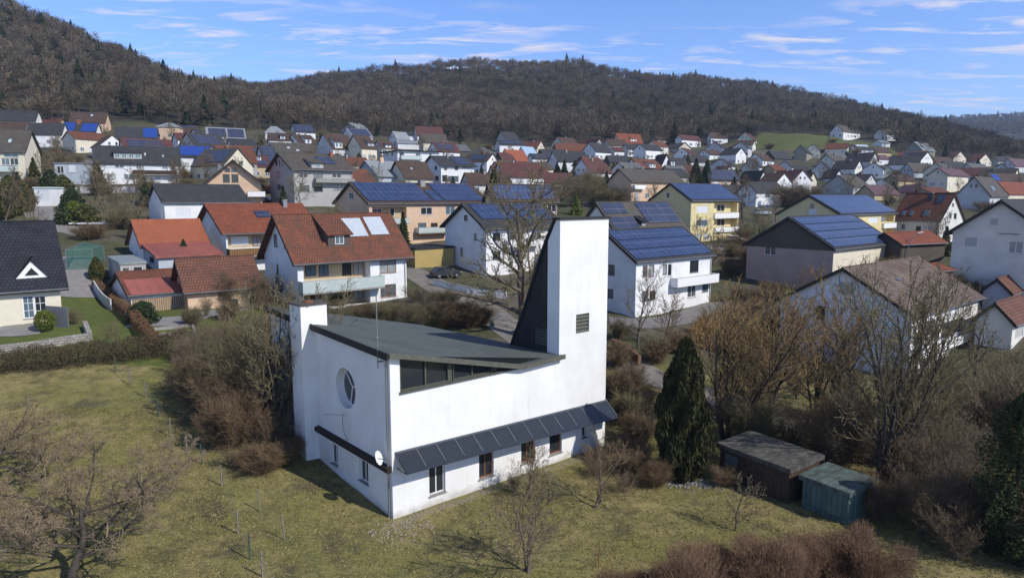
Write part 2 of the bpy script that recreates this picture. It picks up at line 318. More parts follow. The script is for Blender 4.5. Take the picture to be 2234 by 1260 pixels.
    rw = MB(); seg = 40; c0 = lambda q, r_, d: P(d, 4.68+r_*math.cos(q*2*math.pi/seg), 5.68+r_*math.sin(q*2*math.pi/seg))
    for q in range(seg): rw.prism([c0(q, 1.09, .40), c0(q+1, 1.09, .40), c0(q+1, .99, .40), c0(q, .99, .40)], uR*.06)
    for q in (5, 18.4, 31.7):
        d1 = c0(q, 1, .40)-c0(q, 0, .40); n_ = d1.cross(uR).normalized(); rw.obox(c0(q, 0, .41)-n_*.035, d1*.99, n_*.07, uR*.05)
    rwo = rw.build('round_window', FR_W, t); g = MB(); g.prism([c0(q, 1.0, .45) for q in range(seg)], uR*.02); g.build('pane', mat('glass_grey', (.05, .055, .065), .1, spec=.7), rwo)
    def win(o, du, dn, wd, z0, z1, dep, fm, mull, sill=True):
        f = MB(); k = .06; q = o-dn*dep
        f.obox(q+UP*z0, du*k, dn*.06, UP*(z1-z0)); f.obox(q+UP*z0+du*(wd-k), du*k, dn*.06, UP*(z1-z0))
        f.obox(q+UP*z0+du*k, du*(wd-2*k), dn*.06, UP*k); f.obox(q+UP*(z1-k)+du*k, du*(wd-2*k), dn*.06, UP*k)
        for u in mull: f.obox(q+UP*(z0+k)+du*(wd*u-k/2), du*k, dn*.055, UP*(z1-z0-2*k))
        fo = f.build('window', fm, t); MB().obox(q+UP*z0-dn*.001+du*.01, du*(wd-.02), dn*.02, UP*(z1-z0-.01)).build('pane', GLASS, fo)
        if sill: MB().obox(o+UP*(z0-.05)-du*.06-dn*.15, du*(wd+.12), dn*.23, UP*.055).build('sill', CONC, fo)
    for i, (a0, a1, z0, z1) in enumerate(RW): win(P(a0, 0, 0), uR, nR, a1-a0, z0, z1, .2, FR_W if i in (0, 4) else FR_B, (.5,) if i < 3 else ())
    for b0, b1, z0, z1 in LW: win(P(0, b1, 0), -uL, nL, b1-b0, z0, z1, .18, FR_W, (.5,))
    # awning of dark solar panels along the sunny wall
    k = 13; zi = lambda a: 3.36-.35*a/15.6; zo = lambda a: 2.62-.47*a/15.6
    PVP = mat('panel_glass', (.026, .032, .042), .28, .4, 4, (.036, .044, .055), 0, None, 'board', (.155, .155), .8)
    for i in range(k):
        a0 = .19+(15.55-.19)*i/k+.001; a1 = .19+(15.55-.19)*(i+1)/k-.001
        c = [P(a0, -.03, zi(a0)), P(a1, -.03, zi(a1)), P(a1, -1.06, zo(a1)), P(a0, -1.06, zo(a0))]
        nn = (c[1]-c[0]).cross(c[2]-c[0]).normalized(); nn = nn if nn.z > 0 else -nn
        po = MB().prism([q+nn*.03*0 for q in c], nn*.035).build('solar_panel', PVP, t)
        e_ = c[1]+(c[2]-c[1])*.86; MB().prism([c[1]-uR*.033+nn*.036, c[1]-uR*.003+nn*.036, e_-uR*.003+nn*.036, e_-uR*.033+nn*.036], nn*.03).build('panel_rail', METAL, po)
    fl = MB(); fl.prism([P(.17, -.004, 3.37), P(15.58, -.004, 3.022), P(15.58, -.004, 3.10), P(.17, -.004, 3.45)], nR*.10); fl.build('flashing', mat('flashing_grey', (.10, .11, .13), .5), t)
    br = MB()
    for i in range(0, k+1, 2):
        a = .25+(15.4)*i/k; br.tube([P(a, -.02, zi(a)-.75), P(a, -.95, zo(a)-.03)], .025, 6); br.tube([P(a, -.02, zi(a)-.06), P(a, -.98, zo(a)-.04)], .03, 6)
    br.build('awning_bracket', DARKMET, t)
    # downpipe, antenna mast, dish, tv aerial
    dpp = MB(); dpp.tube([P(-.09, .22, 8.2), P(-.09, .22, .02)], .045, 8); dpp.build('downpipe', METAL, t)
    am = MB(); am.tube([P(-.28, .62, 7.6), P(-.28, .62, 11.2)], .028, 6); am.tube([P(-.3, .35, 10.6), P(-.3, .9, 10.6)], .012, 5)
    am.obox(P(-.3, .55, 7.9), uR*.32, uL*.12, UP*.05); am.obox(P(-.3, .55, 8.2), uR*.32, uL*.12, UP*.05)
    for z in (8.7, 9.1): am.tube([P(-.36, .62, z), P(-.2, .62, z)], .05, 6)
    am.build('antenna_mast', METAL, t)
    ds = MB(); ctr = P(-.55, .45, 3.18); ax = (nL*-.15+nR*1.0+uR*.55+UP*.45).normalized(); e1 = ax.cross(UP).normalized(); e2 = e1.cross(ax)
    rings = []
    for q in range(5):
        r_ = .36*q/4; i0 = len(ds.v)
        ds.v += [ctr+e1*r_*math.cos(j*math.pi/10)*.9+e2*r_*math.sin(j*math.pi/10)+ax*(.10*(q/4)**2) for j in range(20)]
        ds.v += [ctr+e1*r_*math.cos(j*math.pi/10)*.9+e2*r_*math.sin(j*math.pi/10)+ax*(.10*(q/4)**2-.015) for j in range(20)]
        if q:
            for j in range(20): ds.f.append((i0-40+j, i0-40+(j+1) % 20, i0+(j+1) % 20, i0+j)); ds.f.append((i0-20+(j+1) % 20, i0-20+j, i0+20+j, i0+20+(j+1) % 20))
    dso = ds.build('satellite_dish', WHITEM, t, smooth=True); MB().tube([P(0, .45, 3.0), ctr-ax*.02], .025, 6).tube([ctr-e2*.4, ctr+ax*.4-e2*.1], .012, 5).build('dish_arm', METAL, dso)
    ta = MB(); ta.tube([P(-.02, 4.62, 2.8), P(-.25, 4.62, 3.5), P(-.25, 4.62, 4.35)], .018, 5); ta.tube([P(-.25, 4.5, 4.3), P(-1.0, 5.3, 4.3)], .015, 5)
    for q in range(6): c_ = P(-.3-.13*q, 4.56+.135*q, 4.3); ta.tube([c_-UP.cross(uR+uL).normalized()*.22, c_+UP.cross(uR+uL).normalized()*.22], .008, 4)
    ta.build('tv_aerial', METAL, t)
    return t
RW = [(2.15, 3.15, .58, 2.08), (5.37, 6.39, .60, 2.02), (8.41, 9.48, .68, 1.96), (10.64, 11.66, .63, 1.93), (13.40, 13.85, 1.05, 1.78)]
LW = [(2.43, 3.40, 1.0, 2.19), (5.86, 6.70, .95, 2.13)]
church()
# ---------------------------------------------------------------- terrain
XS = [-800, 0, 150, 300, 450, 600, 750, 900, 1050, 1200, 1350, 1500, 1650, 1800, 1950, 2100, 2234, 2900]
def cx_(pairs): return [float(np.interp(x, *zip(*pairs))) for x in XS]
ROWS = [  # (distance, mode z = height in metres / y = picture row of the ground, [(x, value)...])
 (5, 'z', [(0, .2), (2234, -.3)]), (22, 'z', [(0, .4), (900, 0), (2234, -.3)]), (32, 'z', [(0, 1.0), (500, .5), (850, 0), (2234, -.3)]),
 (38, 'z', [(0, 1.8), (500, 1.2), (700, .7), (860, .1), (2234, -.3)]), (45, 'z', [(0, 3.0), (300, 2.5), (600, 1.9), (900, .8), (1300, .2), (2234, -.3)]),
 (57, 'z', [(0, 5.2), (300, 4.8), (600, 3.2), (900, 1.7), (1300, .5), (2234, -.3)]), (75, 'z', [(0, 7.5), (300, 6), (600, 4.3), (1000, 3), (1400, 2.6), (1800, 1.6), (2234, 3.0)]),
 (100, 'z', [(0, 11), (300, 10), (600, 8), (1000, 5.5), (1400, 4.2), (2234, 5)]), (128, 'z', [(0, 14.5), (450, 14), (750, 11), (1000, 9), (1500, 8), (2234, 6)]),
 (175, 'z', [(0, 21), (450, 20), (750, 17), (1050, 14), (1500, 12), (2234, 10)]), (250, 'z', [(0, 34), (450, 31), (750, 27), (1050, 23), (1500, 19), (2234, 16)]),
 (320, 'y', [(0, 250), (300, 268), (600, 298), (900, 325), (1200, 352), (1500, 368), (2234, 385)]),
 (420, 'y', [(-800, 60), (0, 130), (150, 165), (300, 215), (450, 245), (600, 270), (750, 282), (900, 302), (1200, 322), (1500, 325), (1700, 312), (1850, 318), (2000, 345), (2234, 366)]),
 (500, 'y', [(-800, -60), (0, 40), (150, 95), (300, 162), (450, 212), (600, 245), (750, 260), (900, 280), (1200, 298), (1500, 298), (1700, 292), (1850, 294), (1950, 300), (2100, 325), (2234, 352)]),
 (600, 'y', [(-800, -160), (0, -20), (150, 58), (230, 100), (300, 138), (400, 184), (480, 208), (560, 220), (650, 235), (750, 240), (900, 250), (1200, 262), (1500, 268), (1700, 272), (1850, 276), (1950, 282), (2100, 318), (2234, 350)]),
 (760, 'y', [(-800, -150), (0, 40), (300, 170), (480, 220), (600, 212), (750, 195), (900, 190), (1050, 185), (1200, 185), (1350, 200), (1500, 212), (1650, 230), (1800, 248), (1950, 276), (2100, 312), (2234, 345)]),
 (900, 'y', [(-800, 0), (0, 140), (300, 200), (480, 225), (560, 216), (600, 208), (670, 192), (750, 176), (850, 165), (950, 157), (1050, 148), (1200, 148), (1350, 167), (1500, 180), (1650, 203), (1750, 225), (1850, 248), (1950, 276), (2100, 310), (2234, 340)]),
 (1200, 'y', [(-800, 250), (600, 250), (1200, 230), (1950, 285), (2234, 320)]), (1600, 'y', [(0, 300), (1950, 288), (2234, 290)]),
 (2300, 'y', [(0, 300), (1900, 274), (2000, 268), (2080, 262), (2150, 260), (2234, 255), (2900, 240)]), (3200, 'y', [(0, 330), (2234, 300)]), (6500, 'y', [(0, 415), (2234, 415)])]
RY = np.array([r[0] for r in ROWS], float); RZ = []
for yd, md, pr in ROWS:
    vals = cx_(pr)
    if md == 'y':
        vals = [HC+yd*ray(x, v).z/ray(x, v).y for x, v in zip(XS, vals)]
    RZ.append(vals)
RZ = np.array(RZ)
# finer x for far rows where XS is coarse is fine: bilinear, then smoothed by the grid
_t = [math.sin(i*12.9898)*43758.5453 for i in range(64)]
def hnoise(X, Y, s):
    return (np.sin(X*s*1.0+1.3*np.sin(Y*s*.7+1))*np.cos(Y*s*1.1+1.7*np.sin(X*s*.5+2))+.5*np.sin(X*s*2.3+Y*s*1.9+1)+.25*np.sin(X*s*4.7-Y*s*3.9))/1.75
FIX = []                                                            # (x, y, dz, radius) terraces under houses
def gz(X, Y, fix=True):
    X = np.asarray(X, float); Y = np.asarray(Y, float); sh = X.shape; X = X.ravel(); Y = Y.ravel()
    Yc = np.clip(Y, 6, 6400); px = np.clip(CX+F*X/np.maximum(Yc, 16), -800, 2900)
    j = np.clip(np.searchsorted(RY, Yc)-1, 0, len(RY)-2); fy = (Yc-RY[j])/(RY[j+1]-RY[j])
    xs = np.array(XS, float); i = np.clip(np.searchsorted(xs, px)-1, 0, len(xs)-2); fx = (px-xs[i])/(xs[i+1]-xs[i])
    fx = fx*fx*(3-2*fx)*.5+fx*.5
    z = (RZ[j, i]*(1-fx)+RZ[j, i+1]*fx)*(1-fy)+(RZ[j+1, i]*(1-fx)+RZ[j+1, i+1]*fx)*fy
    amp = np.clip((Yc-300)/400, 0, 1)
    z = z+amp*(7*hnoise(X, Y, .02)+3*hnoise(X+40, Y, .055))+.12*hnoise(X, Y, .35)*np.clip((Yc-20)/30, 0, 1)
    if fix and FIX:
        num = np.zeros_like(z); den = np.full_like(z, .25)
        for (x, y, d, r) in FIX:
            w_ = np.exp(-((X-x)**2+(Y-y)**2)/(r*r)); num += w_*d; den += w_
        z = z+num/den*(1+.0*num)
    return z.reshape(sh)
def gz1(x, y): return float(gz(np.array([x]), np.array([y]))[0])
def ground_at(px, py):                                              # first ground point under a picture position
    r = ray(px, py); ts = np.concatenate([np.linspace(15, 200, 900), np.linspace(200, 1500, 2000)])
    X = r.x*ts; Y = r.y*ts; Z = HC+r.z*ts; d = Z-gz(X, Y); k = int(np.argmax(d < 0)) if (d < 0).any() else len(ts)-1
    return Vector((X[k], Y[k], float(gz(X[k:k+1], Y[k:k+1])[0])))
def build_ground():
    ys = np.unique(np.concatenate([np.linspace(-60, 14, 8), np.linspace(15, 60, 110), np.geomspace(60, 420, 170), np.geomspace(420, 1300, 150), np.geomspace(1300, 6500, 40)]))
    ks = np.concatenate([np.linspace(-2.2, -.95, 14), np.linspace(-.93, .93, 330), np.linspace(.95, 2.2, 14)])
    K, Yg = np.meshgrid(ks, ys); X = K*np.maximum(Yg, 28); Z = gz(X, Yg)
    nr, nc = X.shape; V = np.stack([X, Yg, Z], -1).reshape(-1, 3)
    a = (np.arange(nr-1)[:, None]*nc+np.arange(nc-1)[None]).ravel(); Q = np.stack([a, a+1, a+nc+1, a+nc], 1)
    me = np_mesh('ground', V, Q); o = bpy.data.objects.new('ground', me); ROOTC.objects.link(o); tag(o, kind='structure'); me.shade_smooth()
    # material: meadow near, garden grass in the village, leaf litter on the wooded hills
    m = bpy.data.materials.new('ground'); m.use_nodes = True; me.materials.append(m); t = m.node_tree; b = t.nodes['Principled BSDF']; b.inputs['Roughness'].default_value = .95; b.inputs['Specular IOR Level'].default_value = .1
    geo = t.nodes.new('ShaderNodeNewGeometry')
    def noise(s, d=6, r=.65):
        q = t.nodes.new('ShaderNodeTexNoise'); q.inputs['Scale'].default_value = s; q.inputs['Detail'].default_value = d; q.inputs['Roughness'].default_value = r; t.links.new(geo.outputs['Position'], q.inputs['Vector']); return q.outputs['Fac']
    def rng(x, a, b_, c=0, d=1):
        q = t.nodes.new('ShaderNodeMapRange'); t.links.new(x, q.inputs[0]); 
        for i, v in enumerate((a, b_, c, d)): q.inputs[i+1].default_value = v
        return q.outputs[0]
    def mixc(f, a, c):
        q = t.nodes.new('ShaderNodeMix'); q.data_type = 'RGBA'; t.links.new(f, q.inputs[0])
        for s, i in ((a, 6), (c, 7)):
            if isinstance(s, tuple): q.inputs[i].default_value = (*s, 1)
            else: t.links.new(s, q.inputs[i])
        return q.outputs[2]
    g = mixc(rng(noise(.16, 4), .42, .6), (.190, .180, .055), (.285, .238, .105))
    g = mixc(rng(noise(1.1, 8, .75), .45, .62), g, (.125, .122, .045))
    g = mixc(rng(noise(5.5, 6, .8), .52, .66), g, (.30, .25, .14))
    g = mixc(rng(noise(3.0, 8, .8), .56, .68), g, (.07, .062, .03))
    vil = mixc(rng(noise(.06, 3), .44, .56), (.085, .088, .045), (.12, .105, .08)); vil = mixc(rng(noise(.8, 6), .5, .65), vil, (.055, .06, .03))
    hil = mixc(rng(noise(.02, 6), .4, .6), (.050, .045, .036), (.065, .060, .038)); hil = mixc(rng(noise(.3, 6), .45, .65), hil, (.028, .024, .018))
    at_ = t.nodes.new('ShaderNodeAttribute'); at_.attribute_name = 'zone'; sp = t.nodes.new('ShaderNodeSeparateColor'); t.links.new(at_.outputs['Color'], sp.inputs[0])
    g = mixc(rng(noise(.45, 7, .7), .50, .64), g, (.105, .092, .05))
    c = mixc(sp.outputs[0], g, vil); c = mixc(sp.outputs[1], c, hil)
    lawn = mixc(rng(noise(1.2, 5), .4, .65), (.085, .115, .030), (.13, .14, .045)); c = mixc(sp.outputs[2], c, lawn)
    t.links.new(c, b.inputs['Base Color'])
    bp = t.nodes.new('ShaderNodeBump'); bp.inputs['Strength'].default_value = .7; bp.inputs['Distance'].default_value = .12; t.links.new(noise(3.5, 8, .75), bp.inputs['Height']); t.links.new(bp.outputs[0], b.inputs['Normal'])
    ca = me.color_attributes.new('zone', 'FLOAT_COLOR', 'POINT'); px = CX+F*X/np.maximum(Yg, 16)
    vill = np.clip((Yg-56)/8, 0, 1); fy = np.interp(px, [0, 450, 900, 1500, 1640, 1660, 1900, 1960, 2234], [300, 330, 400, 440, 450, 480, 485, 400, 400]); hill = np.clip((Yg-fy)/12, 0, 1)
    lw = ((Yg > 50) & (Yg < 75) & (X < -25)).astype(float)+((px > 1620) & (px < 1990) & (Yg > 405) & (Yg < 478)).astype(float)*.8
    lw += .8*((px > 1600) & (Yg > 60) & (Yg < 110) & (hnoise(X, Yg, .12) > .2))
    col = np.stack([vill, hill, np.clip(lw, 0, 1)*(1-hill*.999), np.ones_like(hill)], -1).astype(np.float32); ca.data.foreach_set('color', col.ravel())
    return o
# ---------------------------------------------------------------- houses
HLOG = []
def house(label, c, h=None, s=None, yb=None, th=40, k='L', xs=None, xg=None, Lm=None, W=None, yr=None, rise=None, wall='white', roof='slate', ov=.5, wins=(), auto=None, pv=(), dorm=(), chim=(), balc=(), loggia=(), typ='gable', name='house', cat='house', group=None, near=True, gcol=None, hip=.35, frame=None, fix=True, plinth=None, thk=.22, dr=None):
    cx, ye = c
    if s is None:
        g = ground_at(cx, yb) if h is None else None
        zc = proj(g)[2] if g is not None else F*h/(yb-ye)
    else: zc = F/s
    p0 = at(cx, ye, zc)
    if h is None: h = (yb-ye)*zc/F
    dS, dG = {'L': (dirv(th), dirv(th+90)), 'R': (dirv(th+90), dirv(th)), 'B': (dirv(th+180), dirv(th+90))}[k]
    Ls = Lm or along(p0, dS, xs); Wd = W or along(p0, dG, xg)
    bad = Ls < 2 or Ls > 60 or Wd < 2 or Wd > 26
    Ls = min(max(Ls, 1.5), 60) if Ls > 0 else 12; Wd = min(Wd, 14 if not near else 22) if Wd > 4 else (7 if not near else max(Wd, 1.5) if Wd > 0 else 9)
    if not near: Ls = min(Ls, 24)
    if yr is not None:
        A = p0+dG*Wd/2; px, _, za = proj(A); rise = at(px, yr, za).z-p0.z
    if rise is None: rise = Wd*.3
    bad2 = not (.05 < rise/Wd < 1.1) and typ == 'gable'
    rise = min(max(rise, .12*Wd), 1.0*Wd) if typ == 'gable' else rise
    z1 = p0.z; z0 = z1-h; mid = p0+dS*Ls/2+dG*Wd/2
    if fix:
        b = gz1(mid.x, mid.y); FIX.append((mid.x, mid.y, z0-b, max(Ls, Wd)*.65))
        HLOG.append((label[:34], round(zc), round(h, 1), round(Ls, 1), round(Wd, 1), round(rise, 1), round(z0-b, 1), 'BAD' if bad or bad2 else ''))
    t = empty(name, Vector((mid.x, mid.y, z0)), label, cat, group)
    o0 = Vector((p0.x, p0.y, 0)); Q = lambda a, b, z: o0+dS*a+dG*b+UP*z
    wm = WALL[wall] if isinstance(wall, str) else wall; rm = ROOF[roof] if isinstance(roof, str) else roof
    zb = z0-3.5
    def face(f): return (Q(0, 0, 0), dS, -dG, Ls) if f == 's' else (Q(0, 0, 0), dG, -dS, Wd)
    def px2(f, x0, y0, x1, y1):
        o, d, n, _ = face(f); ym = (y0+y1)/2; a = hit(x0, ym, p0, n); b = hit(x1, ym, p0, n); xm = (x0+x1)/2
        u0, u1 = sorted(((a-o).dot(d), (b-o).dot(d))); zt = hit(xm, y0, p0, n).z; zz = hit(xm, y1, p0, n).z
        return u0, u1, zz, zt
    # windows
    wl = []
    for q in wins: wl.append((q[0], *px2(*q[:5]), q[5] if len(q) > 5 else 'w'))
    if auto:
        ns, ng = auto; st = frame or 'w'; fl = 0
        while z0+.9+2.7*fl+1.25 < z1-.15:
            zz = z0+.9+2.7*fl
            for f, nn_, LL in (('s', ns, Ls), ('g', ng, Wd)):
                for i in range(nn_):
                    cu = LL*(i+.5)/nn_+R.uniform(-.12, .12)*LL/nn_; wd = R.choice((.55, .65, .65, 1.0)); ww = R.random()
                    if ww < .12: continue
                    wl.append((f, cu-wd, cu+wd, zz-(.6 if ww > .85 and f == 's' else 0), zz+1.3, st if ww < .8 else R.choice(('X', 'w', 'x'))))
            fl += 1
        if rise > 2.3 and ng and typ == 'gable':
            for cu in ((Wd/2,) if rise < 3.2 else (Wd/2-1, Wd/2+1)): wl.append(('g', cu-.4, cu+.4, z1+.35, z1+1.4, st))
    cut = MB()
    lg = []
    for q in loggia:
        u0, u1, a0, a1 = px2(*q[:5]); o, d, n, _ = face(q[0]); dep = q[5]
        cut.obox(o+d*u0+n*.3+UP*a0, d*(u1-u0), UP*(a1-a0), -n*(.3+dep)); lg.append((q[0], u0, u1, a0, a1, dep))
    if near:
        for f, u0, u1, a0, a1, st in wl:
            if any(g[0] == f and u0 > g[1] and u1 < g[2] and a0 > g[3]-.3 and a1 < g[4]+.3 for g in lg): continue
            o, d, n, _ = face(f); cut.obox(o+d*u0+n*.3+UP*a0, d*(u1-u0), UP*(a1-a0), -n*.42)
    prof = [(0, zb), (0, z1), (Wd/2, z1+rise), (Wd, z1), (Wd, zb)] if typ == 'gable' else [(0, zb), (0, z1), (Wd, z1+(rise if typ == 'shed' else 0)), (Wd, zb)]
    w_ = MB().prism([Q(0, b, z) for b, z in prof], dS*Ls); w_.build('wall', wm, t, cut=cut if near else None)
    if gcol: 
        gp = [(.06, z1-.25), (.06, z1+.02), (Wd/2, z1+rise-.05), (Wd-.06, z1+.02), (Wd-.06, z1-.25)]
        MB().prism([Q(-.03, b, z) for b, z in gp], -dS*.05).build('gable_cladding', WALL[gcol], t)
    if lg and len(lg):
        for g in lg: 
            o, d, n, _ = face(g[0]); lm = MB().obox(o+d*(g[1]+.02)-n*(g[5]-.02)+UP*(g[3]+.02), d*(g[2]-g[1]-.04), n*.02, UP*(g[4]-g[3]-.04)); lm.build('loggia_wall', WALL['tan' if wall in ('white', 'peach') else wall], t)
    for f, u0, u1, a0, a1, st in wl:
        o, d, n, _ = face(f); gi = [g for g in lg if g[0] == f and u0 > g[1]-.3 and u1 < g[2]+.3 and a0 > g[3]-.6 and a1 < g[4]+.3]
        dep = (gi[0][5]-.06 if gi else .10) if near else -.05
        fm = {'w': FR_W, 'b': FR_B, 'd': FR_D, 'x': SHUT, 'X': SHUTW}[st]; q = o+d*u0-n*dep; wd, hh = u1-u0, a1-a0; f_ = MB()
        if st in 'xX':
            f_.obox(q+UP*a0, d*wd, n*.04, UP*hh)
            if near:
                for i in range(int(hh/.16)): f_.obox(q+UP*(a0+.16*i+.01)+n*.041, d*wd, n*.008, UP*.12)
            f_.build('roller_shutter', fm, t)
        else:
            fw = .07 if near else .09
            f_.obox(q+UP*a0, d*fw, n*.06, UP*hh); f_.obox(q+UP*a0+d*(wd-fw), d*fw, n*.06, UP*hh)
            f_.obox(q+UP*a0+d*fw, d*(wd-2*fw), n*.06, UP*fw); f_.obox(q+UP*(a1-fw)+d*fw, d*(wd-2*fw), n*.06, UP*fw)
            if wd > 1.05: f_.obox(q+UP*(a0+fw)+d*(wd/2-fw/2), d*fw, n*.055, UP*(hh-2*fw))
            fo = f_.build('window', fm, t); MB().obox(q+UP*(a0+.01)-n*.002+d*.01, d*(wd-.02), n*.03, UP*(hh-.02)).build('pane', (GLASS, GLASS, GLASSB, CURT, GLASS, CURTW)[int(abs(u0*7.3+a0*3.1)*10) % 6], fo)
            if near and not gi: MB().obox(o+d*(u0-.06)-n*.1+UP*(a0-.05), d*(wd+.12), n*.17, UP*.048).build('sill', CONC, fo)
    # roof
    rt = MB(); sl = rise/(Wd/2) if Wd else .5; cs = 1/math.hypot(1, sl); tz = thk/cs
    if typ == 'gable':
        e = z1-ov*sl+.02; rp = [(-ov, e), (Wd/2, z1+rise+.02), (Wd+ov, e), (Wd+ov, e+tz), (Wd/2, z1+rise+.02+tz), (-ov, e+tz)]
        rt.prism([Q(-ov, b, z) for b, z in rp], dS*(Ls+2*ov)); ro = rt.build('roof', rm, t)
        if near:
            for a_ in (-ov-.04, Ls+ov+.005):
                g = MB()
                for b0, b1, q0, q1 in ((-ov, Wd/2, e, z1+rise+.02), (Wd/2, Wd+ov, z1+rise+.02, e)):
                    g.prism([Q(a_, b0, q0-.06), Q(a_, b1, q1-.06), Q(a_, b1, q1+tz+.03), Q(a_, b0, q0+tz+.03)], dS*.035)
                g.build('verge_board', FASC, ro)
            MB().tube([Q(-ov, -ov-.07, e+tz*.5), Q(Ls+ov, -ov-.07, e+tz*.5)], .075, 6).build('gutter', METAL, ro)
            g = MB(); a_ = Ls-.25; g.tube([Q(a_, -ov-.05, e), Q(a_, -.08, e-.45), Q(a_, -.08, z0)], .045, 6); g.build('downpipe', METAL, t)
            rc = MB(); rc.tube([Q(-ov, Wd/2, z1+rise+tz+.02), Q(Ls+ov, Wd/2, z1+rise+tz+.02)], .11, 6).build('ridge_tiles', rm, ro)
    elif typ == 'hip':
        i0 = 0; hp = Ls*hip
        b_ = [Q(-ov, -ov, z1), Q(Ls+ov, -ov, z1), Q(Ls+ov, Wd+ov, z1), Q(-ov, Wd+ov, z1)]; r0, r1 = Q(hp, Wd/2, z1+rise), Q(Ls-hp, Wd/2, z1+rise)
        rt.v += b_+[q+UP*.15 for q in b_]+[r0, r1]; rt.f += [(0, 3, 2, 1), (0, 1, 5, 4), (1, 2, 6, 5), (2, 3, 7, 6), (3, 0, 4, 7), (4, 5, 9, 8), (5, 6, 9), (6, 7, 8, 9), (7, 4, 8)]
        ro = rt.build('roof', rm, t)
    else:
        r2 = rise if typ == 'shed' else 0; sl = r2/Wd
        rt.prism([Q(-ov, -ov, z1-ov*sl+.02), Q(-ov, Wd+ov, z1+r2+ov*sl+.02), Q(-ov, Wd+ov, z1+r2+ov*sl+.27), Q(-ov, -ov, z1-ov*sl+.27)], dS*(Ls+2*ov)); ro = rt.build('roof', rm, t)
        tz = .27
    def S(a, tt, up=0):                                             # a, t fractions on the visible slope
        if typ in ('gable', 'hip'): b = -ov+(Wd/2+ov)*tt; return Q(a*Ls, b, z1+b*(rise/(Wd/2))+tz+.02+up)
        b = Wd*tt; return Q(a*Ls, b, z1+b*(rise/Wd if typ == 'shed' else 0)+tz+.02+up)
    for q in pv:
        a0, a1, t0, t1, st = q[:5]
        v = [S(a0, t0), S(a1, t0), S(a1, t1), S(a0, t1)]; n = (v[1]-v[0]).cross(v[2]-v[0]).normalized(); n = n if n.z > 0 else -n
        if st == 'sky':
            fo = MB().prism([x+n*.0 for x in v], n*.1).build('skylight', METAL, ro); cc = sum(v, Vector())/4
            MB().prism([cc+(x-cc)*.82+n*.101 for x in v], n*.015).build('pane', GLASSB, fo)
        else: MB().prism([x+n*.06 for x in v], n*.05).build('solar_array', PV[st], ro)
    for q in dorm:
        a0, a1, t0, t1, hd, wmn = q[:6]; rmn = q[6] if len(q) > 6 else roof
        f0, f1 = S(a0, t0, -.1), S(a1, t0, -.1); b0, b1 = S(a0, t1, -.1), S(a1, t1, -.1); d_ = (f1-f0).normalized(); wdt = (f1-f0).length
        do = MB().prism([f0, f0+UP*hd, b0+UP*.02, b0-UP*.3], f1-f0).build('dormer', WALL[wmn], ro)
        bk = (b0-f0-UP*hd); o_ = .25; nn_ = -bk.normalized()
        nrm = d_.cross(-bk).normalized(); nrm = nrm if nrm.z > 0 else -nrm
        MB().prism([f0-d_*o_+UP*hd+nn_*.35, f1+d_*o_+UP*hd+nn_*.35, b1+d_*o_-nn_*.2+UP*.05, b0-d_*o_-nn_*.2+UP*.05], nrm*.14).build('dormer_roof', ROOF[rmn] if isinstance(rmn, str) else rmn, do)
        kk = max(1, int(wdt/1.5)); fn = -dG
        for i in range(kk):
            u = wdt*(i+.5)/kk; ww = min(1.1, wdt/kk*.72)/2; f_ = MB(); q0 = f0+d_*(u-ww)+UP*hd*.22+fn*.005; H_ = hd*.66
            for x in (f_.obox(q0, d_*.07, fn*.06, UP*H_), f_.obox(q0+d_*(2*ww-.07), d_*.07, fn*.06, UP*H_), f_.obox(q0+d_*.07, d_*(2*ww-.14), fn*.06, UP*.07), f_.obox(q0+d_*.07+UP*(H_-.07), d_*(2*ww-.14), fn*.06, UP*.07), f_.obox(q0+d_*(ww-.03), d_*.06, fn*.055, UP*H_)): pass
            fo = f_.build('window', FR_W, do); MB().obox(q0+UP*.01+d_*.01, d_*(2*ww-.02), fn*.03, UP*(H_-.02)).build('pane', GLASSB, fo)
    for q in chim:
        a, tt, cw, ch, cm = q; p_ = S(a, tt); co = MB().obox(p_-dS*cw/2-dG*cw/2-UP*1.2, dS*cw, dG*cw, UP*(ch+1.2)).build('chimney', cm, ro)
        MB().obox(p_-dS*(cw/2+.06)-dG*(cw/2+.06)+UP*(ch+.002), dS*(cw+.12), dG*(cw+.12), UP*.09).build('cap', CONC, co)
    for q in balc:
        f, x0, y0, x1, y1, dep, bm_ = q; u0, u1, a0, a1 = px2(f, x0, y0, x1, y1); o, d, n, _ = face(f); m_ = MB(); th_ = .07
        bo = MB().obox(o+d*u0+UP*(a0-.18)-n*.05, d*(u1-u0), n*(dep+.05), UP*.17).build('balcony_slab', CONC if bm_ is not WHITEM else WHITEM, t)
        m_.obox(o+d*u0+n*(dep-th_)+UP*a0, d*(u1-u0), n*th_, UP*(a1-a0)); m_.obox(o+d*u0+UP*a0+n*.003, d*th_, n*(dep-th_-.003), UP*(a1-a0)); m_.obox(o+d*(u1-th_)+UP*a0+n*.003, d*th_, n*(dep-th_-.003), UP*(a1-a0))
        m_.build('balcony_railing', bm_, bo)
        if bm_ is BALG or bm_ is WHITEM: MB().tube([o+d*(u0-.02)+n*dep+UP*(a1+.02), o+d*(u1+.02)+n*dep+UP*(a1+.02)], .03, 5).build('handrail', METAL, bo)
    hh = dict(t=t, Q=Q, S=S, face=face, px2=px2, z0=z0, z1=z1, L=Ls, W=Wd, dS=dS, dG=dG, p0=p0, rise=rise, roof=ro, zc=zc); return hh
